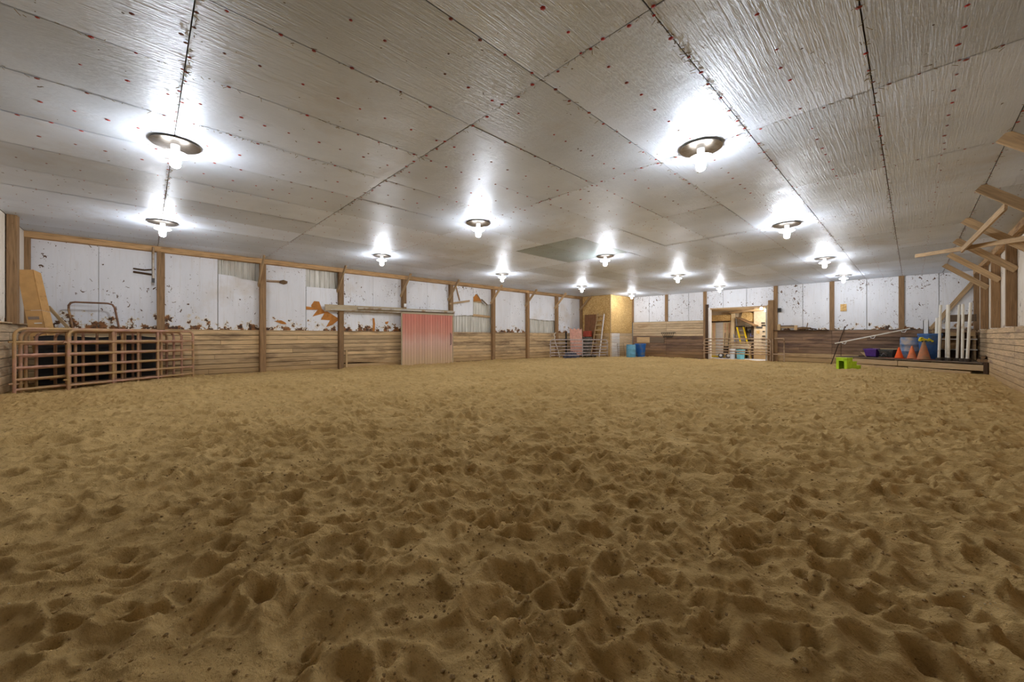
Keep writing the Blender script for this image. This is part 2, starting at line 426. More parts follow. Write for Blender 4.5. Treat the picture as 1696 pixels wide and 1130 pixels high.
GX, GY = np.meshgrid(gx, gy)
wx = GX + .25 * (vnoise(GX * 1.3, GY * 1.3, 1) - .5); wy = GY + .25 * (vnoise(GX * 1.3, GY * 1.3, 2) - .5)
Z = -.005 * np.maximum(0, GY)
Z += .05 * (vnoise(wx * .55, wy * .55, 3) - .5)
Z += .06 * (vnoise(wx * 1.7, wy * 1.9, 4) - .5)
rid = 1 - (2 * vnoise(wx * 2.3 + 7, wy * 2.3, 5) - 1) ** 2; Z += .045 * rid ** 2
rid = 1 - np.abs(2 * vnoise(wx * 4.6 + 3, wy * 4.6, 6) - 1); Z += .015 * rid ** 2
rid = 1 - np.abs(2 * vnoise(wx * 7.7 + 5, wy * 7.7, 16) - 1); Z += .010 * rid ** 2
Z += .011 * (vnoise(wx * 9, wy * 9, 7) - .5) + .008 * (vnoise(GX * 19, GY * 19, 8) - .5) + .006 * (vnoise(GX * 41, GY * 41, 9) - .5)
# worn track along the right-hand wall
Z -= .07 * np.clip((GX - .9) / .7, 0, 1) * np.clip((21.5 - GY) / 3, 0, 1)
# hoof and boot prints
for i in range(16000):
    if i < 1900: cx, cy = RNG.uniform(-9, 1.8), RNG.uniform(.3, 9)
    else: cx, cy = RNG.uniform(XL + .3, XR - .3), RNG.uniform(YF + .3, YB - .3)
    ra, rb = RNG.uniform(.05, .14), RNG.uniform(.045, .09); an = RNG.uniform(0, math.pi); dp = RNG.uniform(.012, .035)
    if i % 8 == 0: ra *= 1.6; rb *= 1.6; dp *= 1.5
    rad = max(ra, rb) * 2.2
    i0, i1 = np.searchsorted(gx, [cx - rad, cx + rad]); j0, j1 = np.searchsorted(gy, [cy - rad, cy + rad])
    if i1 - i0 < 2 or j1 - j0 < 2: continue
    dx = GX[j0:j1, i0:i1] - cx; dy = GY[j0:j1, i0:i1] - cy
    u = (dx * math.cos(an) + dy * math.sin(an)) / ra; w = (-dx * math.sin(an) + dy * math.cos(an)) / rb
    rr = np.sqrt(u * u + w * w) + 1e-6
    rr = rr * (1 + .25 * (vnoise(dx * 12 + i, dy * 12, 10) - .5))
    dent = -dp * np.clip(1 - rr ** 2.0, 0, 1) ** .85 * (1 + .45 * u / np.maximum(rr, .3) * np.minimum(rr, 1))
    rim = dp * .42 * np.exp(-((rr - 1.28) / .26) ** 2) * (1 + .7 * np.sin(np.arctan2(w, u) + i))
    Z[j0:j1, i0:i1] += dent + rim
nx, ny = len(gx), len(gy)
me = bpy.data.meshes.new('floor')
co = np.stack([GX, GY, Z], -1).reshape(-1, 3).astype(np.float32)
me.vertices.add(nx * ny); me.vertices.foreach_set('co', co.ravel())
idx = np.arange(nx * ny).reshape(ny, nx)
q = np.stack([idx[:-1, :-1], idx[:-1, 1:], idx[1:, 1:], idx[1:, :-1]], -1).reshape(-1, 4)
me.loops.add(q.size); me.loops.foreach_set('vertex_index', q.ravel().astype(np.int32))
me.polygons.add(len(q)); me.polygons.foreach_set('loop_start', np.arange(0, q.size, 4, dtype=np.int32))
me.polygons.foreach_set('use_smooth', np.ones(len(q), dtype=bool))
me.materials.append(M['sand']); me.update(calc_edges=True)
floor = link('floor', me); floor['kind'] = 'structure'
def ground(x, y):
    i = min(max(np.searchsorted(gx, x), 0), nx - 1); j = min(max(np.searchsorted(gy, y), 0), ny - 1); return float(Z[j, i])
# clods and pebbles lying in the sand
ico_v = []; ph = (1 + 5 ** .5) / 2
for a, b in ((-1, ph), (1, ph), (-1, -ph), (1, -ph)): ico_v += [(a, b, 0), (0, a, b), (b, 0, a)]
import bmesh as _bm
_b = _bm.new(); _bm.ops.create_icosphere(_b, subdivisions=1, radius=1); 
_b.verts.ensure_lookup_table(); ICO_V = [v.co.copy() for v in _b.verts]; ICO_F = [tuple(v.index for v in f.verts) for f in _b.faces]; _b.free()
def clods(name, count, rmin, rmax, mat, far):
    mb = MB()
    for i in range(count):
        if i % 24 == 0:
            d = 1.3 + (far - 1.3) * random.random() ** 1.6; a = R(YAW + random.uniform(-54, 54))
            ccx, ccy, sp = -math.sin(a) * d, math.cos(a) * d, random.choice((.06, .15, .5, .9))
        x, y = random.gauss(ccx, sp), random.gauss(ccy, sp)
        if not (XL < x < XR - .1 and YF < y < YB): continue
        r = rmin + (rmax - rmin) * random.random() ** 3
        V = [(p.x * r * random.uniform(.5, 1.5) + x, p.y * r * random.uniform(.5, 1.5) + y, p.z * r * random.uniform(.4, 1.0) + ground(x, y) + r * .25) for p in ICO_V]
        mb.add(V, ICO_F)
    o = mb.build(name, mat, floor); o['kind'] = 'stuff'
    return o
clods('sand_clods', 14000, .002, .011, M['clod'], 11)
clods('pale_pebbles', 160, .002, .005, M['pebble'], 4)

# ---------------------------------------------------------------- ceiling
mb = MB(); mb.box(((XL + XR) / 2, (YF + YB) / 2, ZC + .12), (XR - XL + .6, YB - YF + .6, .16))
ceiling = struct('ceiling', mb, M['seam'])
xs = [XL]; k0 = -.31 - 1.27 * 12
xs += [x for x in (k0 + 1.27 * i for i in range(20)) if XL + .3 < x < XR - .3] + [XR]
ys = [YF] + [.31 + 2.88 * i for i in range(9)] + [YB]
ys[1:10] = [.31, 3.18, 6.07, 9.0, 11.85, 14.72, 17.6, 20.5, 23.35]
_pm = {}
for i in range(len(xs) - 1):
    for j in range(len(ys) - 1):
        w, l = xs[i + 1] - xs[i], ys[j + 1] - ys[j]; cx, cy = (xs[i] + xs[i + 1]) / 2, (ys[j] + ys[j + 1]) / 2
        clean = -9.3 < cx < -6.9 and 9.0 < cy < 11.85
        key = (round(w, 2), round(l, 2), clean)
        if key not in _pm:
            b = MB(); g = .006; N = 4
            V = []; F = []
            for a in range(N + 1):
                for c in range(N + 1):
                    u, v = a / N, c / N
                    V.append(((u - .5) * (w - g * 2), (v - .5) * (l - g * 2), -.006 * math.sin(math.pi * u) * math.sin(math.pi * v)))
            for a in range(N):
                for c in range(N):
                    p = a * (N + 1) + c; F.append((p, p + 1, p + N + 2, p + N + 1))
            b.add(V, F)
            b.box((0, 0, .022), (w - g * 2, l - g * 2, .03))
            _pm[key] = b.mesh('ceiling_panel', M['foil_clean'] if clean else M['foil'])
        o = link('ceiling_panel', _pm[key], ceiling)
        o.location = (cx, cy, ZC + random.uniform(-.002, .002))
        o.rotation_euler = (random.uniform(-1, 1) * .0014, random.uniform(-1, 1) * .003, 0)
# plastic-capped nails along the seams and panel middles
mb = MB()
def cap(x, y, r=.017):
    z = ZC - .012; n = 6
    if math.hypot(x, y) > 9: r *= .6
    V = [(x + r * math.cos(k * math.pi / 3), y + r * math.sin(k * math.pi / 3), z) for k in range(6)] + [(x, y, z - .008)]
    mb.add(V, [(k, (k + 1) % 6, 6) for k in range(6)])
lines = [x for x in xs[1:-1]] + [(xs[i] + xs[i + 1]) / 2 for i in range(len(xs) - 1)]
for x in lines:
    y = YF + .2
    while y < YB - .2:
        if random.random() < .85: cap(x + random.uniform(-.02, .02), y, random.uniform(.016, .026))
        y += random.uniform(.26, .42)
for y in ys[1:-1]:
    x = XL + .2
    while x < XR - .2:
        cap(x, y + random.choice((-.02, .02)), random.uniform(.016, .026)); x += random.uniform(.22, .34)
o = mb.build('nail_caps', M['nail_cap'], ceiling); o['kind'] = 'stuff'
# straw and cobweb bits caught in the seams
mb = MB()
def straw(x, y):
    a = random.uniform(0, 6.28); L = random.uniform(.012, .06); d = Vector((math.cos(a), math.sin(a), -random.random() * .5)) * L
    p = Vector((x, y, ZC - .01)); mb.tube([p, p + d], .0028, 3)
for x, y0, y1, n in ((-1.58, 3.2, 6.2, 110), (-1.58, 6.2, 17, 120), (-.31, 4, 17, 150), (-2.85, 3, 9, 60), (.96, 7, 20, 90), (-5.39, -2, 3.2, 60), (-6.66, -2, 3, 70), (-4.12, -1, 6, 40)):
    for _ in range(n): straw(x + random.gauss(0, .02), random.uniform(y0, y1))
for y, x0, x1, n in ((.31, -12, -4, 150), (3.18, -10, -1.5, 120), (6.07, -6, 1.8, 60)):
    for _ in range(n): straw(random.uniform(x0, x1), y + random.gauss(0, .02))
o = mb.build('straw_bits', M['straw'], ceiling); o['kind'] = 'stuff'

# ---------------------------------------------------------------- walls
def corrugated_sheet(axis_, plane, a0, a1, z0, z1, pitch=.19, depth=.03, mb=None):
    """Ribbed metal siding: flats with raised ribs; the room lies on the side of +depth."""
    mb = mb or MB(); prof = []; a = a0
    while a < a1:
        for t, d in ((0, 0), (.62, 0), (.74, 1), (.88, 1), (1.0, 0)):
            prof.append((min(a + t * pitch, a1), d * depth))
        a += pitch
    V = []
    for p, d in prof:
        for z in (z0, z1): V.append((plane + d, p, z) if axis_ == 'Y' else (p, plane - d, z))
    F = [(2 * i, 2 * i + 1, 2 * i + 3, 2 * i + 2) for i in range(len(prof) - 1)]
    mb.add(V, F); return mb
def jag(p0, p1, n, amp):
    """Points of a ragged edge from p0 to p1 (2-D)."""
    out = []
    for i in range(n + 1):
        t = i / n; e = 0 if i in (0, n) else random.uniform(-amp, amp)
        out.append((p0[0] + (p1[0] - p0[0]) * t, p0[1] + (p1[1] - p0[1]) * t + e))
    return out
def foam_y(poly, mat, parent, X=XL, name='wall_panel', th=.035):
    """Foam board on a wall that runs along Y (poly in Y,Z); the face is at X."""
    s = 1 if X < 0 else -1
    m = MB().slab([(X - s * th, y, z) for y, z in poly], (s * th, 0, 0)); me = m.mesh(name, mat); fix_normals(me); return link(name, me, parent)
def foam_x(poly, mat, parent, Y=YB, name='wall_panel', th=.035):
    s = 1 if Y > 0 else -1
    m = MB().slab([(x, Y + s * th, z) for x, z in poly], (0, -s * th, 0)); me = m.mesh(name, mat); fix_normals(me); return link(name, me, parent)
def rect(a0, a1, z0, z1): return [(a0, z0), (a1, z0), (a1, z1), (a0, z1)]
def plank_run(parent, axis_, plane, a0, a1, z0, ztop, n, mat, out, th=.04, split=None):
    """A course of horizontal planks between two posts; out = +1/-1 room side."""
    h = (ztop - z0) / n; L = a1 - a0 - .012
    for i in range(n):
        zc = z0 + h * (i + .5); dz = random.uniform(-.002, .002); pr = plane + out * (th / 2 + random.uniform(0, .008))
        hh = round(h - .014, 3)
        segs = [(a0 + .006, a1 - .006)]
        if split and i % 3 == split % 3:
            m_ = a0 + (a1 - a0) * (.35 + .3 * ((i * 7) % 5) / 5); segs = [(a0 + .006, m_ - .003), (m_ + .003, a1 - .006)]
        for s0, s1 in segs:
            tilt = random.uniform(-.0015, .0015)
            if axis_ == 'Y': board('plank', (pr, s0, zc + dz - tilt), (pr, s1, zc + dz + tilt), th, hh, mat, parent)
            else: board('plank', (s0, pr, zc + dz - tilt), (s1, pr, zc + dz + tilt), th, hh, mat, parent)

# left wall -------------------------------------------------------
mb = MB(); mb.box((XL - .16, (YF + YB) / 2, 2.05), (.04, YB - YF + .4, 4.5))
corrugated_sheet('Y', XL - .12, YF, YB, -.3, ZC, mb=mb)
wall_left = struct('wall_left', mb, M['siding'])
PT = 1.55
for i in range(10):
    y0, y1 = BAYS[i], BAYS[i + 1]; mid = (y0 + y1) / 2
    if y0 > 22: continue
    a, b = y0 + .02, y1 - .02
    F = M['foam_left']
    if i == 1:
        foam_y(rect(a, 1.84, PT, ZC - .02), F, wall_left)
        foam_y([(1.86, PT), (b, PT)] + jag((b, 3.36), (1.86, 3.52), 8, .025), F, wall_left)
    elif i == 2:
        foam_y(rect(a, 4.65, PT, ZC - .02), F, wall_left); foam_y(rect(4.67, b, PT, 3.33), F, wall_left)
    elif i == 5:
        foam_y(jag((a, 2.42), (13.08, 2.5), 9, .03) + [(13.08, ZC - .02), (a, ZC - .02)], F, wall_left)
        foam_y([(13.1, 3.34), (13.36, 3.72), (13.75, 3.26), (13.95, 3.12), (b, 3.2), (b, ZC - .02), (13.1, ZC - .02)], F, wall_left)
    elif i == 7:
        foam_y(jag((a, 2.46), (b, 2.36), 14, .03) + [(b, ZC - .02), (a, ZC - .02)], F, wall_left)
    else:
        foam_y(rect(a, mid - .004, PT, ZC - .02), F, wall_left); foam_y(rect(mid + .004, b, PT, ZC - .02), F, wall_left)
    zz = sand_level(0, y0) - .12
    if i == 3: plank_run(wall_left, 'Y', XL, y0 + .1, y1 - .1, zz + .36, PT, 8, M['plank_tan'], 1)
    else: plank_run(wall_left, 'Y', XL, y0 + (.1 if i > 1 else -.1 if i == 1 else .05), y1 - .1, zz, PT, 10, M['plank_tan'] , 1, split=i)
# slumped boards at the foot of the bay beside the sliding door
board('plank', (XL + .05, 6.1, .34), (XL + .05, 8.75, .14), .04, .13, M['plank_tan'], wall_left)
board('plank', (XL + .02, 6.1, .08), (XL + .02, 8.75, .05), .04, .17, M['plank_tan'], wall_left)
# posts, top plate and knee braces
for i, y in enumerate(BAYS[:-1]):
    z0 = -.3 if i not in (0, 1) else PT
    board('post', (XL + .10, y, z0), (XL + .10, y, ZC - .17), .19, .19, M['post'], wall_left, up=(1, 0, 0))
for i in range(9):
    board('top_plate', (XL + .11, BAYS[i], ZC - .085), (XL + .11, BAYS[i + 1], ZC - .085), .22, .17, M['beam'], wall_left)
for i, y in enumerate(BAYS[2:-1]):
    yy = y - .12
    board('knee_brace', (XL + .02, yy, 3.22), (XL + 1.0, yy, 4.2), .045, .14, M['brace'], wall_left, up=(1, 0, -1))
MB().box((XL - .02, (YF + YB) / 2, .62), (.02, YB - YF, 1.82)).build('dark_gap_backing', M['lumber_dark'], wall_left)  # dark sheet added behind the planks so their gaps read dark
# ledge on the plank tops
for i in range(9): board('ledge_board', (XL + .03, BAYS[i] + .1, PT + .012), (XL + .03, BAYS[i + 1] - .1, PT + .012), .07, .022, M['plank_tan'], wall_left)
# girts seen where the foam is gone
board('girt', (XL - .06, 13.1, 2.52), (XL - .06, 14.36, 2.46), .05, .13, M['brace'], wall_left)
board('girt', (XL - .06, 4.66, 3.30), (XL - .06, 5.88, 3.31), .05, .05, M['post'], wall_left)
board('girt', (XL - .06, 13.1, 3.28), (XL - .06, 13.7, 3.26), .04, .07, M['pale_wood'], wall_left)
# torn foam: bare orange core
def px2(pts, ox, oy, s): return [onX(ox + x / s, oy + y / s, XL) for x, y in pts]
def torn(pts, ox, oy, s, mat=None, X=None):
    P = px2(pts, ox, oy, s); m = MB().slab([(XL + .002, p.y, p.z) for p in P], (.02, 0, 0)); me = m.mesh('torn_foam', mat or M['foam_core']); fix_normals(me)
    return link('torn_foam', me, wall_left)
torn([(812, 555), (850, 560), (850, 545), (870, 517), (905, 520), (925, 572), (945, 592), (965, 592), (1042, 640), (1042, 656), (1000, 690), (956, 704), (985, 655), (918, 650), (945, 603), (858, 628), (895, 580), (812, 578)], 320, 380, 4.347)
torn([(583, 660), (632, 655), (662, 670), (672, 684), (640, 682)], 320, 380, 4.347)
torn([(1290, 640), (1303, 640), (1308, 680), (1306, 742), (1288, 742), (1294, 690)], 320, 380, 4.347)
torn([(1380, 668), (1405, 662), (1400, 680), (1388, 685)], 320, 380, 4.347)
torn([(740, 405), (740, 372), (762, 345), (808, 405)], 640, 420, 5.137)
# torn strip, hanging facing strip
board('torn_strip', (XL + .06, 13.62, 3.42), (XL + .08, 14.05, 3.12), .02, .07, M['grey_wood'], wall_left)
# door track: backing board, round track pipe and the lower rail
for a, b in ((5.3, 8.72), (8.72, 11.62)):
    board('track_board', (XL + .22, a, 2.52), (XL + .22, b, 2.55), .04, .26, M['door_trim'], wall_left)
t = MB().tube([(XL + .30, 6.6, 2.55), (XL + .30, 11.62, 2.585)], .05, 10).build('track_pipe', M['zinc'], wall_left, True)
t = MB().tube([(XL + .30, 5.5, 2.43), (XL + .30, 11.62, 2.455)], .022, 8).build('track_rail', M['zinc'], wall_left, True)
# OSB corner enclosure -------------------------------------------
CX0, CY0 = -14.2, 22.95
mb = MB(); mb.box(((XL + CX0) / 2, CY0 + .08, 2.05), (CX0 - XL, .06, 4.4)); mb.box((CX0 - .08, (CY0 + YB) / 2, 2.05), (.06, YB - CY0, 4.4))
wall_corner = struct('wall_corner', mb, M['osb'])
def sheet_x(x0, x1, z0, z1, Y, mat, th=.012, name='board_panel', parent=None): 
    return MB().box(((x0 + x1) / 2, Y, (z0 + z1) / 2), (x1 - x0 - .008, th, z1 - z0 - .008)).build(name, mat, parent or wall_corner)
def sheet_y(y0, y1, z0, z1, X, mat, th=.012, name='board_panel', parent=None):
    return MB().box((X, (y0 + y1) / 2, (z0 + z1) / 2), (th, y1 - y0 - .008, z1 - z0 - .008)).build(name, mat, parent or wall_corner)
sheet_x(XL + .1, CX0 - .02, 2.82, ZC - .005, CY0 + .03, M['osb']); sheet_x(XL + .1, -15.0, 1.56, 2.82, CY0 + .04, M['osb']); sheet_x(-15.0, CX0 - .02, 1.56, 2.82, CY0 + .035, M['osb'])
sheet_x(XL + .1, CX0 - .02, -.2, 1.56, CY0 + .04, M['plank_tan'])
sheet_y(CY0 + .0, YB - .05, 1.58, ZC - .005, CX0 - .02, M['osb'])
board('corner_trim', (CX0 - .03, CY0 + .02, 1.58), (CX0 - .03, CY0 + .02, ZC), .05, .05, M['pale_wood'], wall_corner)
for i in range(8):
    z = -.2 + 1.76 / 8 * (i + .5)
    board('siding_board', (CX0 - .02, CY0 + .01, z), (CX0 - .02, 24.1, z), .03, .21, M['siding_white'], wall_corner)
    board('siding_board', (CX0 - .02, 24.11, z), (CX0 - .02, YB - .02, z), .03, .21, M['plank_pale'], wall_corner)
# back wall --------------------------------------------------------
DX0, DX1, DZ = -8.86, -5.73, 3.05
mb = MB(); W = .04; yb = YB + .16
mb.box(((XL + DX0) / 2, yb, 2.05), (DX0 - XL, W, 4.5)); mb.box(((DX1 + XR) / 2, yb, 2.05), (XR - DX1 + .3, W, 4.5)); mb.box(((DX0 + DX1) / 2, yb, (DZ + 4.3) / 2), (DX1 - DX0, W, 4.3 - DZ))
wall_back = struct('wall_back', mb, M['siding'])
F = M['foam_back']
def bfoam(x0, x1, z0, z1=ZC - .01): foam_x(rect(x0, x1, z0, z1), F, wall_back)
bfoam(-14.1, -12.93, 2.37); bfoam(-12.91, -11.7, 2.37); bfoam(-11.62, -10.2, 2.37); bfoam(-10.18, -9.2, 2.37)
bfoam(-9.1, -8.1, DZ + .06); bfoam(-8.08, -6.82, DZ + .06); bfoam(-6.8, -5.4, DZ + .06)
bfoam(-5.3, -4.12, 1.68); bfoam(-4.10, -2.9, 1.68); bfoam(-2.86, -1.56, 1.68); bfoam(-1.54, -.36, 1.68); bfoam(-.32, .84, 1.68); bfoam(.86, 1.95, 1.68)
zb = sand_level(0, YB) - .15
for x0, x1 in ((-14.15, -11.66), (-11.66, -9.02)):
    plank_run(wall_back, 'X', YB, x0, x1, zb, 1.36, 8, M['plank_dark'], -1, split=1)
    plank_run(wall_back, 'X', YB, x0, x1, 1.36, 2.36, 6, M['plank_pale'], -1)
for x0, x1 in ((-5.5, -2.88), (-2.88, -.34), (-.34, 1.97)):
    plank_run(wall_back, 'X', YB, x0, x1, zb, .42, 3, M['plank_tan'], -1, split=2); plank_run(wall_back, 'X', YB, x0, x1, .42, 1.66, 7, M['plank_dark'], -1, split=1)
for x in BACKP:
    z0 = 2.36 if x < -9.5 else 1.66 if x > -5 else -.3
    board('post', (x, YB - .02, z0), (x, YB - .02, ZC), .19, .10, M['post'], wall_back, up=(0, 1, 0))
for a, b, zt in ((-14.15, DX0 - .02, 2.34), (DX1 + .1, 1.97, 1.64)): MB().box(((a + b) / 2, YB + .02, zt / 2 - .15), (b - a, .02, zt + .3)).build('dark_gap_backing', M['lumber_dark'], wall_back)  # added dark sheets, they blacken the gaps between the back planks
# doorway framing
board('door_post', (-9.0, YB - .10, -.3), (-9.0, YB - .10, 3.36), .16, .12, M['lumber_dark'], wall_back, up=(0, 1, 0))
board('door_post', (-5.56, YB - .10, -.3), (-5.56, YB - .10, 3.4), .26, .12, M['post'], wall_back, up=(0, 1, 0))
board('door_jamb', (DX0 - .01, YB + .02, -.3), (DX0 - .01, YB + .02, DZ + .1), .10, .3, M['siding_white'], wall_back, up=(0, 1, 0))
board('door_jamb', (DX1 + .02, YB + .02, -.3), (DX1 + .02, YB + .02, DZ + .1), .05, .3, M['brace'], wall_back, up=(0, 1, 0))
board('door_header', (DX0 - .1, YB - .04, DZ + .02), (DX1 + .1, YB - .04, DZ + .02), .08, .08, M['brace'], wall_back)
board('corner_brace', (.60, YB - .08, 1.66), (1.93, YB - .08, 3.85), .05, .17, M['brace'], wall_back, up=(0, 0, 1))
board('patch_board', (-13.82, YB - .065, 1.08), (-12.85, YB - .065, 1.08), .03, .40, M['pale_wood'], wall_back)
board('patch_board', (-12.84, YB - .065, 1.08), (-11.80, YB - .065, 1.07), .03, .40, M['grey_wood'], wall_back)
sheet_x(-2.55, -2.3, 2.63, 3.0, YB - .04, M['osb'], .02, 'patch_panel', wall_back)
# right wall ---------------------------------------------------------
mb = MB(); mb.box((XR + .16, (YF + YB) / 2, 2.05), (.04, YB - YF + .4, 4.5)); wall_right = struct('wall_right', mb, M['siding'])
for i in range(10):
    y0, y1 = BAYS[i], BAYS[i + 1]; mid = (y0 + y1) / 2
    foam_y(rect(y0 + .02, mid - .01, 1.62, ZC - .01), M['foam_right'], wall_right, XR); foam_y(rect(mid + .01, y1 - .02, 1.62, ZC - .01), M['foam_right'], wall_right, XR)
    plank_run(wall_right, 'Y', XR, y0, y1, -.3, 1.62, 11, M['plank_right'], -1, split=i)
    if i: board('post', (XR - .10, y0, 1.62), (XR - .10, y0, ZC - .2), .17, .19, M['post'], wall_right, up=(1, 0, 0))
    board('top_plate', (XR - .09, y0, ZC - .1), (XR - .09, y1, ZC - .1), .14, .2, M['beam'], wall_right)
    if 3 <= i: board('knee_brace', (XR - .02, y0 - .13, 3.16), (.88, y0 - .13, 4.17), .05, .17, M['brace'], wall_right, up=(-1, 0, -1))
board('post', (XR - .06, YB - .1, 1.62), (XR - .06, YB - .1, ZC), .17, .19, M['post'], wall_right, up=(1, 0, 0))
MB().box((XR + .02, (YF + YB) / 2, .65), (.02, YB - YF, 1.9)).build('dark_gap_backing', M['lumber_dark'], wall_right)  # added dark sheet for dark gaps in the right-hand planking
# front wall -----------------------------------------------------------
mb = MB(); mb.box(((XL + XR) / 2, YF - .16, 2.05), (XR - XL + .6, .04, 4.5)); wall_front = struct('wall_front', mb, M['siding'])
FP = [-14.7, -12.2, -9.7, -7.2, -4.7, -2.2, .3]
fxs = [XL + .02] + FP + [XR]
for i in range(len(fxs) - 1):
    foam_x(rect(fxs[i] + .01, fxs[i + 1] - .01, 1.62, ZC - .01), M['foam_right'], wall_front, YF)
    if i < 3: plank_run(wall_front, 'X', YF, fxs[i], fxs[i + 1], -.15, 1.64, 9, M['plank_pale'], 1)
for x in FP[:3]: board('post', (x, YF + .1, 1.64), (x, YF + .1, ZC), .24, .16, M['post'], wall_front, up=(0, 1, 0))
board('ledge_board', (XL + .02, YF + .05, 1.66), (-9.7, YF + .05, 1.66), .12, .03, M['plank_pale'], wall_front)

# ---------------------------------------------------------------- sliding door
d = MB(); d.box((XL + .36, 10.03, 1.25), (.02, 2.8, 2.36))
door_1 = struct('door_1', d, M['door_red'])
n = 19; y0, y1 = 8.63, 11.43
for i in range(n):
    a = y0 + (y1 - y0) * i / n; w = (y1 - y0) / n
    z0 = -.02 + random.uniform(-.03, .03)
    MB().box((XL + .385, a + w / 2, (z0 + 2.40) / 2), (.028, w - .012, 2.40 - z0)).build('board', M['door_red'], door_1)
board('door_edge', (XL + .385, 8.60, .0), (XL + .385, 8.60, 2.44), .05, .05, M['door_trim'], door_1); board('door_edge', (XL + .385, 11.46, .0), (XL + .385, 11.46, 2.44), .05, .05, M['door_trim'], door_1)
board('door_header', (XL + .39, 8.6, 2.435), (XL + .39, 11.48, 2.435), .05, .07, M['door_trim'], door_1)
MB().tube([(XL + .41, 11.3, 1.5), (XL + .46, 11.3, 1.45), (XL + .46, 11.3, .95), (XL + .41, 11.3, .9)], .018, 6).build('door_handle', M['grey_box'], door_1)

# ---------------------------------------------------------------- lamps
def lamp_proto():
    t = thing('ceiling_lamp', '', 'lamp')
    MB().lathe([(.0, .0), (.275, .0), (.292, -.006), (.292, -.016), (.275, -.018), (.0, -.012)], n=32, close=False).build('plate', M['plate'], t, True)
    MB().lathe([(.055, -.012), (.055, -.10), (.075, -.125), (.0, -.125)], n=16, close=False).build('socket', M['bucket_white'], t, True)
    MB().lathe([(.05, -.125), (.145, -.14), (.165, -.152), (.165, -.165), (.145, -.176), (.06, -.182), (.0, -.183)], n=28, close=False).build('diffuser', M['diffuser'], t, True)
    MB().lathe([(.0, -.18), (.062, -.18), (.066, -.2), (.066, -.29), (.057, -.325), (.034, -.345), (.0, -.35)], n=16, close=False).build('bulb', M['bulb'], t, True)
    return t
LY = [.33, 6.05, 11.8, 17.9, 23.5]
ordn = ['first', 'second', 'third', 'fourth', 'fifth']
proto = None
for X, row in ((-12.95, 'row along the left wall'), (-7.53, 'middle row'), (-2.2, 'row on the right-wall side')):
    kk = 0
    for Y in LY:
        if X > -3 and Y < 1: continue
        lab = f'lit ceiling lamp, {ordn[kk]} from the viewer in the {row}'; kk += 1
        if proto is None: proto = lamp_proto(); proto.location = (X, Y, ZC - .012); proto['label'] = lab; proto['group'] = 'lit lamps on the ceiling'
        else: copy_thing(proto, 'ceiling_lamp', lab, (X, Y, ZC - .012), group='lit lamps on the ceiling')

# ---------------------------------------------------------------- steel gates
def gate(label, p0, p1, z0, z1, nrails, ups, mat, r=.022, group=None, left_round=True, right_round=True, foot=.12):
    """Tube gate: bent outer frame, horizontal rails and uprights; z0..z1 is the barred height."""
    p0, p1 = Vector((*p0, 0)), Vector((*p1, 0)); d = p1 - p0; L = d.length; rz = math.atan2(d.y, d.x)
    t = thing('steel_gate', label, 'gate', (p0.x, p0.y, z0 - foot), rz, group)
    H = z1 - z0 + foot; c = .16
    pts = [(0, 0, 0)]
    for k in range(6):
        a = math.pi - k * math.pi / 10; pts.append((c + c * math.cos(a), 0, H - c + c * math.sin(a)))
    for k in range(6):
        a = math.pi / 2 - k * math.pi / 10; pts.append((L - c + c * math.cos(a), 0, H - c + c * math.sin(a)))
    pts.append((L, 0, 0))
    MB().tube(pts, r * 1.12, 8).build('frame', mat, t, True)
    rm = MB().tube([(0, 0, 0), (L, 0, 0)], r, 8).mesh('rail', mat, True)
    for k in range(nrails - 1):
        f = (k / (nrails - 1)) ** 1.12
        o = link('rail', rm, t); o.location = (0, -.004, foot + (z1 - z0) * f)
    um = MB().tube([(0, 0, 0), (0, 0, H - r - .03)], r * 1.05, 8).mesh('upright', mat, True)
    for u in ups: o = link('upright', um, t); o.location = (L * u, .006, .03)
    for zz in (foot + .14, H - .3):
        MB().tube([(-.09, 0, zz), (0, 0, zz)], r * .7, 6).build('hinge_pin', mat, t, True)
    return t
gd = Vector((-16.14 + 14.35, 1.11 + 1.35)).normalized(); gn = Vector((-gd.y, gd.x)); gn = gn if gn.x < 0 else -gn
def gp(base, along, back): 
    v = Vector(base) + gd * along + gn * back; return (v.x, v.y)
G = 'rusty gates stacked in the corner'
gate('frontmost dusty pinkish steel gate of the corner stack, ending nearest the red door', gp((-14.35, -1.35), 0, 0), gp((-14.35, -1.35), 3.08, 0), .14, 1.50, 6, (.30, .66), M['gate_rust'], .029, G)
gate('second gate of the corner stack, its rounded end standing out by the front wall', gp((-14.35, -1.35), -.86, .10), gp((-14.35, -1.35), 2.2, .10), .14, 1.52, 6, (.31, .62, .8), M['gate_rust'], .029, G)
gate('third gate back in the corner stack, its end just inside the front two', gp((-14.35, -1.35), -.70, .22), gp((-14.35, -1.35), 2.9, .22), .12, 1.47, 6, (.27, .55, .8), M['gate_rust'], .028, G)
gate('fourth gate back in the corner stack, half hidden behind the others', gp((-14.35, -1.35), -.55, .34), gp((-14.35, -1.35), 2.75, .34), .12, 1.47, 6, (.22, .6, .87), M['gate_rust'], .028, G)
gate('fifth gate back in the corner stack, rails dark in the shade', gp((-14.35, -1.35), -.30, .48), gp((-14.35, -1.35), 2.65, .48), .12, 1.45, 6, (.3, .5, .75), M['gate_rust'], .028, G)
gate('rearmost gate of the corner stack, its rounded corner below the cardboard', gp((-14.35, -1.35), .12, .62), gp((-14.35, -1.35), 2.55, .62), .12, 1.45, 6, (.35, .7), M['gate_rust'], .028, G)
gate('grey six-bar steel gate closing off the clutter by the strand-board corner', (-16.0, 18.75), (-13.85, 21.95), .12, 1.12, 6, (.56,), M['gate_grey'], .03)
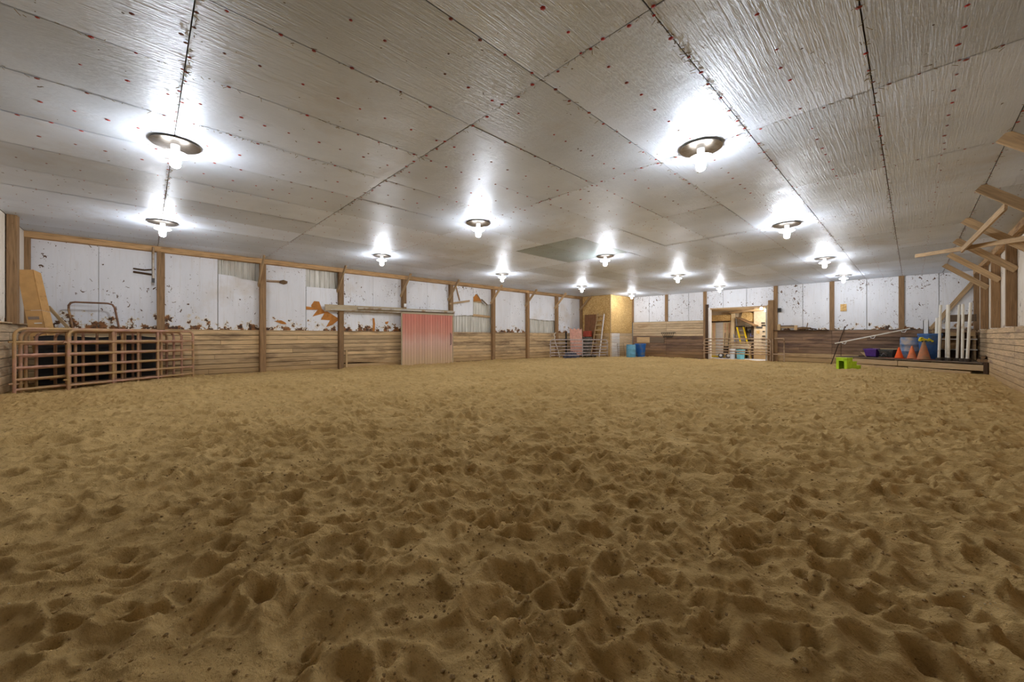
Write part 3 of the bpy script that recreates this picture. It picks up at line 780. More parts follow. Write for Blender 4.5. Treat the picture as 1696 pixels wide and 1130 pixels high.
gate('long tan pipe gate standing across the bright storeroom doorway', (-9.12, 25.62), (-5.55, 25.62), .30, 1.19, 6, (), M['gate_tan'], .03, foot=.36)
t = thing('pipe_gate_end', 'small square pipe frame beside the doorway gate, against the dark planks', 'gate frame', (-5.46, 25.6, -.12))
MB().tube([(0, 0, .46), (.5, .0, .44), (.56, 0, .5), (.56, 0, 1.34)], .03, 8).build('frame', M['gate_tan'], t, True)
MB().tube([(.56, 0, 1.34), (.1, .02, 1.34)], .025, 8).build('top_bar', M['gate_tan'], t, True)
MB().tube([(.56, 0, 0), (.56, 0, .5)], .028, 8).build('leg', M['gate_tan'], t, True)
MB().tube([(0.02, 0, 0), (.02, 0, 1.32)], .028, 8).build('leg', M['gate_tan'], t, True)

# bent pipe hoop, cardboard and boards behind the gates
P = [onX(120, 560, -16.3), onX(112, 500, -16.3), onX(190, 503, -16.3), onX(199, 545, -16.3)]
t = thing('pipe_hoop', 'bent brown pipe hoop rising behind the gate stack against the white wall', 'pipe', (-16.3, P[0].y, 0.0))
Y0, Yt0, Yt1, Y1, zt = 0, P[1].y - P[0].y, P[2].y - P[0].y, P[3].y - P[0].y + .12, P[1].z
pts = [(.15, Y0 + .25, -.05), (0, Yt0 + .02, zt - .22), (0, Yt0 + .02, zt - .1), (0, Yt0 + .06, zt - .02), (0, Yt0 + .14, zt), (0, Yt1 - .14, zt), (0, Yt1 - .05, zt - .03), (0, Yt1, zt - .12), (.12, Y1 + .1, .0)]
MB().tube(pts, .026, 10).build('hoop', M['pipe_brown'], t, True)
t = thing('cardboard_sheet', 'tall flattened brown cardboard carton leaning in the front corner behind the gates', 'cardboard', (-15.5, -2.1, 0))
def cb(u, v):  # u across 0..1, v up 0..1
    X = [.0, .0, -.14][u]; yb_ = [.18, .46, .62][u]; yt_ = [-.215, .04, .15][u]; zt_ = [3.02, 3.05, 2.99][u]
    return Vector((X - .1 * v + .05, yb_ + (yt_ - yb_) * v, zt_ * v))
for a, b, nm in ((0, 1, 'flap'), (1, 2, 'flap')):
    for v0, v1 in ((0, .66), (.663, 1.0)):
        P4 = [cb(a, v0), cb(b, v0), cb(b, v1), cb(a, v1)]
        nrm = (P4[1] - P4[0]).cross(P4[3] - P4[0]).normalized() * .012
        m = MB().slab(P4, nrm); me = m.mesh(nm, M['cardboard']); fix_normals(me); link(nm, me, t)
c0 = cb(0, .585); c1 = cb(1, .585); cz = Vector((.022, 0, 0))
MB().slab([c0.lerp(c1, .12) + cz, c0.lerp(c1, .8) + cz, cb(0, .61).lerp(cb(1, .61), .8) + cz, cb(0, .61).lerp(cb(1, .61), .12) + cz], (.004, 0, 0)).build('printed_patch', M['print_grey'], t)
MB().slab([cb(0, .55).lerp(cb(1, .55), .42) + cz, cb(0, .55).lerp(cb(1, .55), .9) + cz, cb(0, .557).lerp(cb(1, .557), .9) + cz, cb(0, .557).lerp(cb(1, .557), .42) + cz], (.004, 0, 0)).build('paper_sticker', M['white_paper'], t)
a, b = onX(80, 508, -16.35), onX(120, 551, -16.1)
o = board('leaning_board', a, b, .03, .08, M['pale_wood']); tag(o, 'thin pale board leaning from the cardboard down behind the gates', 'board')
t = thing('scrap_pile', 'dark heap of pipes and scrap lying behind the gate stack', 'scrap', (*gp((-14.35, -1.35), .85, 1.02), -.02), math.atan2(gd.y, gd.x) - R(90))
for k in range(9):
    a = random.uniform(-.3, .3); L = random.uniform(.6, 1.1); z = .06 + .1 * (k % 5) + .02 * k
    MB().tube([(random.uniform(-.25, .1), a - L / 2, z), (random.uniform(-.45, -.1), a + L / 2, z + random.uniform(-.03, .1))], random.uniform(.015, .035), 7).build('scrap_pipe', M['dark' if k % 2 else 'grey_box'], t, True)
MB().tube([(.02, -.6, .03), (.0, .6, .03)], .035, 7).build('scrap_pipe', M['grey_box'], t, True)

c0 = Vector((*gp((-14.35, -1.35), -.1, .84), 0)); c1 = Vector((*gp((-14.35, -1.35), 2.75, .84), 0))
t = thing('dark_filler', 'added dark sheet standing in for the dark clutter behind the gate stack', 'mat', (c0.x, c0.y, -.05), math.atan2(gd.y, gd.x))  # added sheet that darkens the space behind the gates, in place of clutter
m = MB(); LM = (c1 - c0).length; N = 12; V = []
for i in range(N + 1):
    for z in (0, .7, 1.38): V.append((LM * i / N, .05 * math.sin(i * 1.3) * (z / 1.4) + .06 * z, z + .03 * math.sin(i * .9)))
m.add(V, [(3 * i + j, 3 * i + 3 + j, 3 * i + 4 + j, 3 * i + 1 + j) for i in range(N) for j in (0, 1)]); m.build('filler_sheet', M['dark'], t, True)
MB().tube([(LM * i / N, .05 * math.sin(i * 1.3) + .083, 1.38 + .03 * math.sin(i * .9)) for i in range(N + 1)], .014, 6).build('filler_edge', M['dark'], t, True)
# conduit, bracket and sticks on the left wall
t = thing('conduit_pipe', 'pale conduit hanging down the first wall post below the ceiling', 'pipe', (XL + .25, .18, 3.1))
MB().tube([(0, .02, .05), (0, .02, 1.05)], .03, 8).build('pipe', M['zinc'], t, True)
MB().box((0, .02, .0), (.06, .07, .14)).build('end_block', M['grey_box'], t)
t = thing('bird_nest_bracket', 'small dark twig-laden bracket on the white wall beside the conduit', 'bracket', (XL + .02, -.05, 3.42))
MB().tube([(0.02, -.2, .03), (.03, .05, .01), (.05, .3, .06)], .022, 6).build('bracket_arm', M['lumber_dark'], t)
MB().tube([(0.02, -.2, -.07), (.03, .28, -.12)], .03, 6).build('bracket_arm', M['lumber_dark'], t)
t = thing('nest_stick', 'horizontal stick with a dried mud nest at its end by the second post', 'stick', (XL + .03, 3.3, 3.4))
MB().tube([(0, 0, 0), (.02, .5, .02)], .022, 6).build('stick', M['post'], t); MB().tube([(0, 0, .05), (.02, .42, .06)], .012, 6).build('stick', M['pale_wood'], t)
m = MB().add([(p.x * .08 + .04, p.y * .16 + .55, p.z * .09 + .02) for p in ICO_V], ICO_F); m.build('mud_nest', M['mud'], t)
o = board('nailed_stick', (XL + .18, 11.4, 3.03), (XL + .12, 12.75, 3.27), .04, .09, M['brace']); tag(o, 'weathered stick nailed level across the bay right of the red door', 'stick')
o = board('propped_stick', (XL + .05, 11.9, 4.0), (XL + .05, 12.14, 3.24), .03, .06, M['post']); tag(o, 'thin slanting stick between top plate and level stick past the red door', 'stick')
o = board('stub_post', (XL + .2, 6.17, -.05), (XL + .2, 6.17, .76), .07, .05, M['pale_wood'], up=(1, 0, 0)); tag(o, 'short pale stub post beside the wall post left of the red door', 'post')
t = thing('feed_tin', 'small pale tin on the wall post above the red door track', 'tin', (XL + .24, 8.86, 2.72))
MB().lathe([(.055, 0), (.06, .02), (.06, .15), (.05, .16)], n=12).build('tin', M['bucket_white'], t, True)

# ---------------------------------------------------------------- corner clutter behind the grey gate
t = thing('red_metal_sheet', 'faded red ribbed metal sheet leaning upright behind the grey gate', 'metal sheet', (-15.55, 20.95, -.08), R(57))
m = MB(); N = 10; w = .86
V = []; 
for i in range(N * 2 + 1):
    x = -w / 2 + w * i / (N * 2); y = -.02 if i % 2 else .0
    V += [(x, y, 0), (x, y + .25, 1.92 + .05 * math.sin(i))]
m.add(V, [(2 * i, 2 * i + 2, 2 * i + 3, 2 * i + 1) for i in range(N * 2)]); m.build('ribbed_sheet', M['red_sheet'], t)
MB().box((-w / 2 + .02, .13, .96), (.02, .02, 1.9), (-.13, 0, 0)).build('sheet_edge', M['red_sheet'], t)
t = thing('brown_metal_sheet', 'dark brown ribbed sheet standing against the strand board beside the ladder', 'metal sheet', (-15.75, 22.74, -.1))
m = MB(); V = []
for i in range(13):
    x = -.5 + i * .96 / 12; y = -.02 if i % 2 else 0; V += [(x, y, 0), (x, y + .08, 2.95)]
m.add(V, [(2 * i, 2 * i + 2, 2 * i + 3, 2 * i + 1) for i in range(12)]); m.build('ribbed_sheet', M['brown_sheet'], t)
MB().box((-.01, .06, 2.96), (.98, .03, .03)).build('sheet_edge', M['brown_sheet'], t)
t = thing('wooden_ladder', 'old wooden ladder leaning on the strand-board corner behind the grey gate', 'ladder', (-14.9, 22.1, -.1))
lean = .70
for s, dx in ((-1, -.36), (1, .28)): board('ladder_rail', (dx, 0, .0), (s * .24 + .02, lean, 3.02), .05, .1, M['pale_wood'], t, up=(0, 1, 0))
for k in range(9):
    f = (k + .7) / 9.2; hw0 = -.36 + (-.22 + .36) * f; hw1 = .28 + (.26 - .28) * f
    board('ladder_step', (hw0, lean * f, 3.02 * f), (hw1, lean * f, 3.02 * f), .12, .075, M['pale_wood'], t)
board('ladder_leg', (.40, -.12, 0), (.30, lean - .04, 2.95), .05, .08, M['siding_white'], t, up=(0, 1, 0))
def crate(label, loc, size, mat, rz=0, group=None):
    t = thing('slatted_crate', label, 'crate', loc, rz, group); w, d_, h = size
    for k in range(4):
        z = h * (k + .5) / 4
        for sy in (-1, 1): MB().box((0, sy * d_ / 2, z), (w, .02, h / 4 - .03)).build('slat', mat, t)
        for sx in (-1, 1): MB().box((sx * w / 2, 0, z), (.02, d_, h / 4 - .03)).build('slat', mat, t)
    for sx in (-1, 1):
        for sy in (-1, 1): MB().box((sx * (w / 2 - .03), sy * (d_ / 2 - .03), h / 2), (.04, .04, h)).build('corner_post', mat, t)
    MB().box((0, 0, .03), (w - .04, d_ - .04, .03)).build('bottom', mat, t)
    return t
crate('left grey slatted crate behind the grey gate under the brown sheet', (-16.25, 22.38, -.1), (.55, .45, 1.4), M['crate_grey'])
crate('right grey slatted crate behind the grey gate carrying the red box', (-15.68, 22.34, -.1), (.46, .45, 1.4), M['crate_grey'])
t = thing('red_box', 'dull red box standing on the grey crate before the brown sheet', 'box', (-15.68, 22.34, 1.30))
MB().box((0, 0, .2), (.5, .34, .36)).build('body', M['red_plain'], t); MB().box((0, 0, .395), (.53, .37, .035)).build('lid', M['red_plain'], t)
t = thing('tarp_heap', 'crumpled blue-grey tarp heaped on the sand behind the grey gate', 'tarp', (-15.55, 20.3, -.1))
m = MB(); N = 14; V = []
for i in range(N + 1):
    for j in range(N + 1):
        u, v = i / N * 2 - 1, j / N * 2 - 1; e = max(0, 1 - (u * u + v * v)); V.append((u * .6, v * .26, .38 * e ** .6 * (.6 + .7 * random.random())))
m.add(V, [(i * (N + 1) + j, (i + 1) * (N + 1) + j, (i + 1) * (N + 1) + j + 1, i * (N + 1) + j + 1) for i in range(N) for j in range(N)]); o = m.build('tarp', M['tarp'], t, False); o.rotation_euler = (0, 0, R(57))
t = thing('junk_heap', 'low dark heap of scrap on the sand in front of the wooden ladder', 'scrap', (-14.9, 21.3, -.1), R(57))
for k in range(26):
    s = random.uniform(.05, .14); px_, py_ = random.uniform(-.5, .5), random.uniform(-.2, .2)
    MB().add([(p.x * s * random.uniform(.6, 1.3) + px_, p.y * s + py_, abs(p.z * s * random.uniform(.6, 1.6)) + random.uniform(0, .16)) for p in ICO_V], ICO_F).build('scrap_lump', M['dark' if k % 3 else 'crate_grey'], t)
t = thing('crooked_pipe', 'white crooked pipe sticking up behind the left end of the grey gate', 'pipe', (-16.3, 19.5, -.1))
MB().tube([(.3, .2, 0), (.2, .15, .5), (.05, .1, .9), (.0, .02, 1.3), (.06, 0, 1.42), (-.02, -.02, 1.52), (.05, 0, 1.64), (.13, 0, 1.68)], .026, 8).build('pipe', M['pvc'], t, True)
t = thing('stove_pipe', 'dark pipe standing upright between the crooked pipe and the red sheet', 'pipe', (-16.2, 20.6, -.1))
MB().tube([(0, 0, 0), (.02, 0, .9), (.0, .0, 1.75)], .055, 10).build('pipe', M['dark'], t, True)
MB().lathe([(.06, 1.2), (.075, 1.21), (.075, 1.33), (.06, 1.34)], n=12).build('collar', M['grey_box'], t, True)
t = thing('wire_panel', 'small rusty wire mesh panel leaning beside the light blue barrel', 'wire panel', (-13.86, 23.35, -.1), R(75))
m = MB()
for k in range(6): m.tube([(k * .12, .0, 0), (k * .12, .12, .95)], .007, 4)
for k in range(7): z = .06 + k * .14; m.tube([(0, .126 * z, z), (.6, .126 * z, z)], .007, 4)
m.build('mesh_wires', M['wire'], t); MB().tube([(0, 0, 0), (0, .12, .95), (.6, .12, .95), (.6, 0, 0)], .014, 6).build('frame', M['wire'], t)

# ---------------------------------------------------------------- barrels
def barrel(label, loc, r, h, mat, kind='drum', group=None, lean=0):
    t = thing('plastic_barrel', label, 'barrel', loc, 0, group)
    if kind == 'drum':
        prof = [(r * .92, 0), (r * .97, .02), (r, .06), (r, h * .32), (r * 1.03, h * .335), (r * 1.03, h * .365), (r, h * .38), (r, h * .64), (r * 1.03, h * .655), (r * 1.03, h * .685), (r, h * .7), (r, h - .07), (r * .95, h - .02), (r * .93, h)]
    else:
        prof = [(r * .78, 0), (r * .8, .02), (r * .97, h - .12), (r * .98, h - .10), (r * 1.04, h - .09), (r * 1.05, h - .02), (r * 1.0, h), (r * .94, h), (r * .9, h - .1), (r * .74, .08)]
    MB().lathe(prof, n=28).build('body', mat, t, True)
    if kind == 'drum':
        MB().lathe([(r * .93, h - .012), (r * .96, h - .012), (r * .96, h + .012), (r * .90, h + .012), (r * .90, h - .012)], n=28, close=False).build('rim', mat, t, True)
        MB().lathe([(.04, h), (.04, h + .025), (.03, h + .03)], (r * .5, 0, 0), n=10).build('bung', M['dark'], t, True)
    return t
barrel('light blue plastic drum standing beside the strand-board corner', (-12.92, 23.35, -.14), .30, .92, M['barrel_light'])
barrel('bright blue tapered barrel behind the light blue drum by the back wall', (-12.78, 24.35, -.16), .36, 1.0, M['barrel_blue'], 'tub')
# bracket and dung lump on the back wall
t = thing('wall_hay_rack', 'small dark wire rack hanging on the back wall above the patch boards', 'rack', (-11.5, YB - .22, 1.42))
m = MB()
for k in range(7): m.tube([(-.42 + k * .14, 0, .16), (-.3 + k * .1, .06, -.1)], .014, 5)
m.build('rack_bars', M['dark'], t); MB().tube([(-.45, .0, .16), (.55, .0, .16)], .02, 6).build('top_bar', M['dark'], t); MB().tube([(-.32, .06, -.12), (.32, .06, -.12)], .03, 6).build('bottom_bar', M['dark'], t)
MB().tube([(0, .06, -.1), (0, .18, -.1)], .02, 6).build('wall_hook', M['dark'], t)
o = MB().add([(p.x * .22, p.y * .15, p.z * .10 + .06) for p in ICO_V], ICO_F).build('dung_lump', M['clod']); o.location = (-10.9, 24.9, -.14); tag(o, 'small brown lump on the sand at the foot of the dark back planks', 'clod')
# things on the ledge right of the doorway
t = thing('wooden_rack', 'small pale wooden rack on the plank ledge right of the doorway', 'rack', (-4.85, YB - .12, 1.68))
for x in (-.32, .45): MB().box((x, 0, .13 if x > 0 else .17), (.14, .12, .26 if x > 0 else .34)).build('end_block', M['pale_wood'], t)
MB().box((.06, 0, .16), (.68, .05, .07)).build('cross_bar', M['pale_wood'], t); MB().box((.06, .0, .235), (.6, .1, .07)).build('dark_bar', M['grey_wood'], t)
board('ledge_board', (-5.45, YB - .1, 1.675), (-3.0, YB - .1, 1.675), .16, .03, M['lumber_dark'], wall_back)
t = thing('dirt_trowel', 'brown lump like a trowel lying on the ledge under the torn foam', 'tool', (-4.1, YB - .12, 1.69))
MB().add([(p.x * .36, p.y * .08, p.z * .085 + .09) for p in ICO_V], ICO_F).build('blade', M['mud'], t); MB().tube([(.3, 0, .08), (.6, 0, .03)], .025, 6).build('handle', M['lumber_dark'], t); MB().tube([(.18, 0, .12), (.22, .02, .38)], .02, 6).build('knob', M['mud'], t)
t = thing('junction_box', 'small dark electrical box on the back wall right of the doorway', 'box', (-5.16, YB - .08, 2.72))
MB().box((0, 0, .1), (.16, .1, .22)).build('body', M['grey_box'], t); MB().box((0, -.055, .1), (.13, .012, .18)).build('cover', M['dark'], t)

# ---------------------------------------------------------------- storeroom beyond the doorway
SX0, SX1, SY, SZ, SF = -11.2, -5.2, 29.2, 3.3, -.13
fl = struct('floor_storeroom', MB().box(((DX0 + DX1) / 2 - .6, (YB + SY) / 2 - .02, SF - .05), (6.0, SY - YB + .25, .1)), M['concrete'])
wb = struct('wall_storeroom_back', MB().box(((SX0 + SX1) / 2, SY + .1, 1.6), (SX1 - SX0, .06, 3.6)), M['osb_pale'])
wl = struct('wall_storeroom_left', MB().box((SX0, (YB + SY) / 2 + .1, 1.6), (.06, SY - YB - .1, 3.6)), M['osb_pale'])
wr = struct('wall_storeroom_right', MB().box((SX1, (YB + SY) / 2 + .1, 1.6), (.06, SY - YB - .1, 3.6)), M['osb_pale'])
sc_ = struct('ceiling_storeroom', MB().box(((SX0 + SX1) / 2, (YB + SY) / 2 + .1, SZ + .05), (SX1 - SX0, SY - YB, .08)), M['osb_pale'])
for k, (a, b) in enumerate(((-10.6, -10.1), (-10.1, -9.62), (-9.62, -9.14), (-9.14, -8.62))): sheet_x(a, b, SF, 2.35, SY + .05, M['pine_new'] if k != 2 else M['siding_white'], .03, 'board', wb)
for x, z0, z1 in ((-9.75, .9, 2.3), (-9.0, 1.3, 2.25), (-8.75, 1.5, 2.25)): MB().box((x, SY + .03, (z0 + z1) / 2), (.03, .006, z1 - z0)).build('red_stripe', M['stripe_red'], wb)
board('shelf_beam', (-10.5, SY - .1, 2.62), (-8.5, SY - .1, 2.62), .2, .42, M['osb'], wb); board('hook_rail', (-9.85, SY - .05, 2.37), (-8.72, SY - .05, 2.39), .1, .09, M['lumber_dark'], wb)
wp = struct('wall_storeroom_inner', MB().box((-6.17, SY - .5, 1.6), (1.9, .05, 3.4)), M['osb_pale'])
sheet_x(-7.12, -6.2, .5, 3.2, SY - .55, M['osb_pale'], .03, 'board_panel', wp); sheet_x(-6.2, -5.3, .5, 3.2, SY - .55, M['osb_pale'], .03, 'board_panel', wp); sheet_x(-7.12, -5.3, SF, .5, SY - .56, M['plank_tan'], .06, 'board_panel', wp)
for z in (2.2, 2.05, 1.65, 1.35, 1.15, .95, .75):
    w = random.uniform(.12, .3); MB().box((-6.56 + random.uniform(-.05, .05), SY - .60, z), (w, .05, .07)).build('wall_bracket', M['dark'], wp)
MB().box((-6.88, SY - .58, 1.62), (.18, .03, .22)).build('patch_panel', M['osb'], wp); MB().box((-6.8, SY - .6, 1.92), (.34, .04, .1)).build('wall_bracket', M['grey_box'], wp)
board('rafter', (-8.6, SY - .3, 2.95), (-5.6, SY - 1.2, 3.1), .15, .14, M['brace'], sc_); board('rafter', (-10.6, SY - .3, 3.15), (-5.6, SY - .3, 3.2), .12, .16, M['pale_wood'], sc_)
board('stud', (-8.45, SY - .15, SF), (-8.45, SY - .15, 3.0), .22, .2, M['pine_new'], wb); board('stud', (-7.2, SY - .5, SF), (-7.2, SY - .5, 2.0), .16, .12, M['lumber_dark'], wb)
board('canopy_board', (-8.1, SY - .3, 2.62), (-6.95, SY - .8, 2.02), .5, .05, M['post'], wb, up=(0, 0, 1)); board('canopy_board', (-7.9, SY - .2, 2.8), (-7.0, SY - .35, 2.5), .04, .55, M['osb'], wb)
t = thing('yellow_stepladder', 'yellow stepladder leaning in the storeroom behind the doorway gate', 'ladder', (-7.78, SY - .42, SF))
for dx in (-.28, .12): board('ladder_rail', (dx + .38, -.1, 0), (dx - .12, .12, 2.12), .08, .13, M['yellow'], t, up=(0, 1, 0))
for k in range(6): f = (k + .8) / 6.6; MB().box((.30 - .5 * f, -.1 + .22 * f, 2.12 * f), (.40, .09, .03)).build('ladder_step', M['alu'] if k % 2 else M['yellow'], t)
MB().box((-.2, .12, 2.13), (.5, .14, .06)).build('top_cap', M['dark'], t)
t = thing('aluminium_ladder', 'grey aluminium ladder leaning left of the yellow stepladder in the storeroom', 'ladder', (-8.28, SY - .26, SF))
for dx in (-.1, .16): board('ladder_rail', (dx + .2, -.1, 0), (dx - .15, .12, 2.65), .06, .07, M['alu'], t, up=(0, 1, 0))
for k in range(8): f = (k + .8) / 8.6; MB().box((.23 - .35 * f, -.1 + .22 * f, 2.65 * f), (.26, .04, .03)).build('ladder_rung', M['alu'], t)
def bucket(label, loc, r, h, mat, lidmat=None):
    t = thing('bucket', label, 'bucket', loc)
    MB().lathe([(r * .86, 0), (r * .88, .02), (r * .98, h - .08), (r * 1.05, h - .075), (r * 1.05, h - .03), (r, h), (r * .93, h), (r * .82, .04)], n=22).build('body', mat, t, True)
    pts = [(r * 1.04 * math.cos(a), -.2 * r - r * .9 * math.sin(a) * .5, h - .06 - .14 * math.sin(a)) for a in [math.pi * k / 10 for k in range(11)]]
    pts = [(r * 1.06 * math.cos(a), -r * 1.06 * math.sin(a), h - .06 - .16 * math.sin(a)) for a in [math.pi * k / 10 for k in range(11)]]
    MB().tube(pts, .008, 5).build('bail_handle', M['alu'], t, True)
    return t
bucket('teal bucket on the pale storeroom floor below the yellow ladder', (-7.66, SY - 1.36, SF), .24, .62, M['bucket_teal'])
bucket('white bucket between the hand cart and the teal bucket in the storeroom', (-8.16, SY - 1.3, SF), .17, .66, M['bucket_white'])
t = thing('hand_cart', 'hand cart with two grey-rimmed wheels on the storeroom floor', 'cart', (-8.72, SY - .85, SF))
for x in (-.25, .22):
    Mx = Matrix.Translation((x, -.1, .17)) @ Matrix.Rotation(R(78), 4, 'X')
    w_ = MB().lathe([(.10, -.04), (.165, -.045), (.175, 0), (.165, .045), (.10, .04)], n=18, Mx=Mx, close=True).build('wheel', M['tyre'], t, True)
    MB().lathe([(.0, -.06), (.09, -.06), (.09, .06), (.0, .06)], n=12, Mx=Mx, close=False).build('hub', M['bucket_white'], w_, True)
MB().tube([(-.1, 0, .17), (-.12, .35, 1.7), (.14, .35, 1.7), (.12, 0, .17)], .02, 6).build('handle_frame', M['dark'], t); MB().box((0, .1, .55), (.3, .05, .5), (-.2, 0, 0)).build('back_plate', M['lumber_dark'], t); MB().tube([(-.32, -.1, .17), (.3, -.1, .17)], .015, 6).build('axle', M['dark'], t)
t = thing('work_bench', 'low tan wooden bench above the buckets in the storeroom', 'bench', (-7.75, SY - .86, SF))
MB().box((0, 0, .82), (1.0, .36, .28)).build('apron', M['osb_pale'], t)
for x in (-.45, .45): MB().box((x, .1, .34), (.09, .09, .68)).build('leg', M['brace'], t)
MB().box((0, .05, 1.0), (1.06, .4, .05)).build('top', M['brace'], t)
t = thing('cluttered_shelf', 'dark cluttered shelf unit right of the yellow ladder in the storeroom', 'shelf', (-7.36, SY - .1, SF))
for z in (1.2, 1.72, 2.05): MB().box((0, 0, z), (.62, .2, .04)).build('shelf_board', M['lumber_dark'], t)
for x in (-.32, .32): MB().box((x, 0, 1.05), (.05, .2, 2.1)).build('side_post', M['lumber_dark'], t)
for k in range(8):
    x = -.24 + (k % 4) * .15; z = 1.22 if k < 4 else 1.74; h = .12 + .05 * ((k * 5) % 4)
    MB().lathe([(.05, 0), (.055, .01), (.055, h - .03), (.03, h)], (x, -.04, z), n=9).build('jar', M[('dark', 'grey_box', 'pipe_brown', 'crate_grey')[k % 4]], t, True)
t = thing('violet_helmet', 'round violet-grey helmet hanging from the storeroom shelf', 'helmet', (-7.22, SY - .38, 1.42))
MB().lathe([(.16, -.08), (.175, 0), (.15, .1), (.08, .16), (.0, .175)], n=16).build('shell', M['violet_ball'], t, True); MB().box((0, -.16, -.06), (.2, .12, .025)).build('peak', M['violet_ball'], t); MB().box((0, .02, -.25), (.12, .12, .3)).build('strap', M['dark'], t)
o = board('floor_plank', (-9.9, SY - .3, SF + .06), (-8.95, SY - .3, SF + .06), .12, .1, M['yellow']); tag(o, 'short yellowish plank lying at the foot of the storeroom boards', 'plank')
proto_s = None
for x, y, z, lab in ((-6.36, 27.2, 3.05, 'bare lit bulb under the storeroom ceiling, higher of the pair'), (-6.18, 27.35, 2.93, 'bare lit bulb under the storeroom ceiling, lower of the pair')):
    t = thing('bare_bulb', lab, 'lamp', (x, y, z), 0, 'bare bulbs in the storeroom')
    MB().lathe([(.0, -.09), (.05, -.075), (.075, -.03), (.07, .02), (.04, .06), (.03, .08)], n=14, close=False).build('bulb', M['bulb_small'], t, True)
    MB().lathe([(.04, .07), (.04, .13), (.015, .14), (.012, SZ - z + .02)], n=10).build('socket', M['dark'], t, True)

# ---------------------------------------------------------------- corner platform and what stands on it
A = Vector((-2.62, 24.85)); B = Vector((1.90, 22.27)); pd = (B - A).normalized(); pn = Vector((-pd.y, pd.x)); PL = (B - A).length; PZ = .36
t = thing('corner_platform', 'low wooden platform across the far right corner, holding cones and poles', 'platform', (A.x, A.y, 0), math.atan2(pd.y, pd.x))
for k in range(12):
    tt = .125 + .25 * k; smin = max(0, (.868 * (tt + .12) - (25.82 - A.y)) / -pd.y); smax = min(PL, (1.92 - A.x - pn.x * (tt + .12)) / pd.x)
    if smax - smin < .3: continue
    board('deck_board', (smin, tt, PZ - .02), (smax, tt, PZ - .02), .24, .04, M['grey_wood'], t)
for a, b in ((.15, 2.5), (2.52, PL - .1)): board('front_board', (a, .05, .17), (b, .05, .17), .05, .22, M['plank_pale'], t)
for a, b in ((.4, 2.9), (2.92, PL - .4)): board('sill_board', (a, -.02, -.02), (b, -.02, -.05), .06, .13, M['pale_wood'], t)
board('end_post', (PL - .04, .05, -.2), (PL - .04, .05, PZ + .02), .06, .12, M['lumber_dark'], t)
for s in (.3, 1.6, 2.9, 4.2): board('joist', (s, .1, .15), (s, .1 + (.6 if s < 1 else 1.2), .15), .08, .26, M['lumber_dark'], t)
def on_deck(px, tt):
    """World point on the platform line tt metres behind its front edge, in the direction of picture column px."""
    d = ray(px, HORIZON); o = A + pn * tt
    # o + s*pd = k*d
    det = pd.x * -d[1] + d[0] * pd.y
    s = (-o.x * -d[1] + -d[0] * o.y * 1.0) / det if abs(det) > 1e-9 else 0
    k = ((o + pd * s).x) / d[0]
    return Vector(((o + pd * s).x, (o + pd * s).y, PZ))
def cone(label, loc, h, r, mat, bands=(), group=None):
    t = thing('traffic_cone', label, 'cone', loc, R(20), group)
    MB().lathe([(r, .03), (r * .97, .05), (h * .055, h - .03), (h * .045, h), (h * .03, h), (h * .03, h - .05)], n=22, close=False).build('cone_body', mat, t, True)
    b = r * (1.38 if r < .2 else 1.2); MB().box((0, 0, .018), (b * 2, b * 2, .036)).build('base', M['cone_base'], t)
    return t
cone('bright orange traffic cone, smallest and cleanest of the three', on_deck(1489, .38), .50, .15, M['cone_new'])
cone('faded orange traffic cone in front of the dusty blue barrel', on_deck(1510.5, .5), .57, .16, M['cone_faded'])
cp = on_deck(1530, .32); cone('tall dusty orange traffic cone with yellow flowers in its top', cp, .78, .21, M['cone_dusty'])
t = thing('flower_bunch', 'bunch of yellow artificial flowers stuck in the tall dusty cone', 'flowers', (cp.x, cp.y, cp.z + .72))
for k, (dx, dz, r_) in enumerate(((-.10, .16, .10), (-.02, .13, .08), (.1, .13, .05), (.18, .10, .06), (.28, .11, .05), (.36, .06, .05), (.22, .16, .04), (-.16, .10, .07))):
    e = Vector((dx * rx, dx * ry, dz)); MB().tube([(0, 0, -.05), e * .6 + Vector((0, 0, .02)), e], .006, 4).build('stem', M['leaf'], t)
    m = MB()
    for q in range(6):
        a = q * math.pi / 3; m.add([(p.x * r_ * .5 + e.x + rx * math.cos(a) * r_ * .6, p.y * r_ * .5 + e.y + ry * math.cos(a) * r_ * .6 - .02, p.z * r_ * .3 + e.z + math.sin(a) * r_ * .5) for p in ICO_V], ICO_F)
    m.build('blossom', M['petal'], t)
for k in range(5): a = k * 1.3; MB().slab([(0, 0, .0), (.06 * math.cos(a) + .02, .06 * math.sin(a), .06), (.14 * math.cos(a), .14 * math.sin(a), .09), (.05 * math.cos(a) - .02, .05 * math.sin(a), .03)], (0, 0, .004)).build('leaf', M['leaf'], t)
barrel('dusty grey-blue barrel on the platform behind the faded cone', on_deck(1509.5, 1.15), .36, .93, M['barrel_dusty'], 'drum')
barrel('tall dark blue barrel on the platform behind the flower cone', on_deck(1540, 1.02), .36, 1.1, M['barrel_navy'], 'tub')
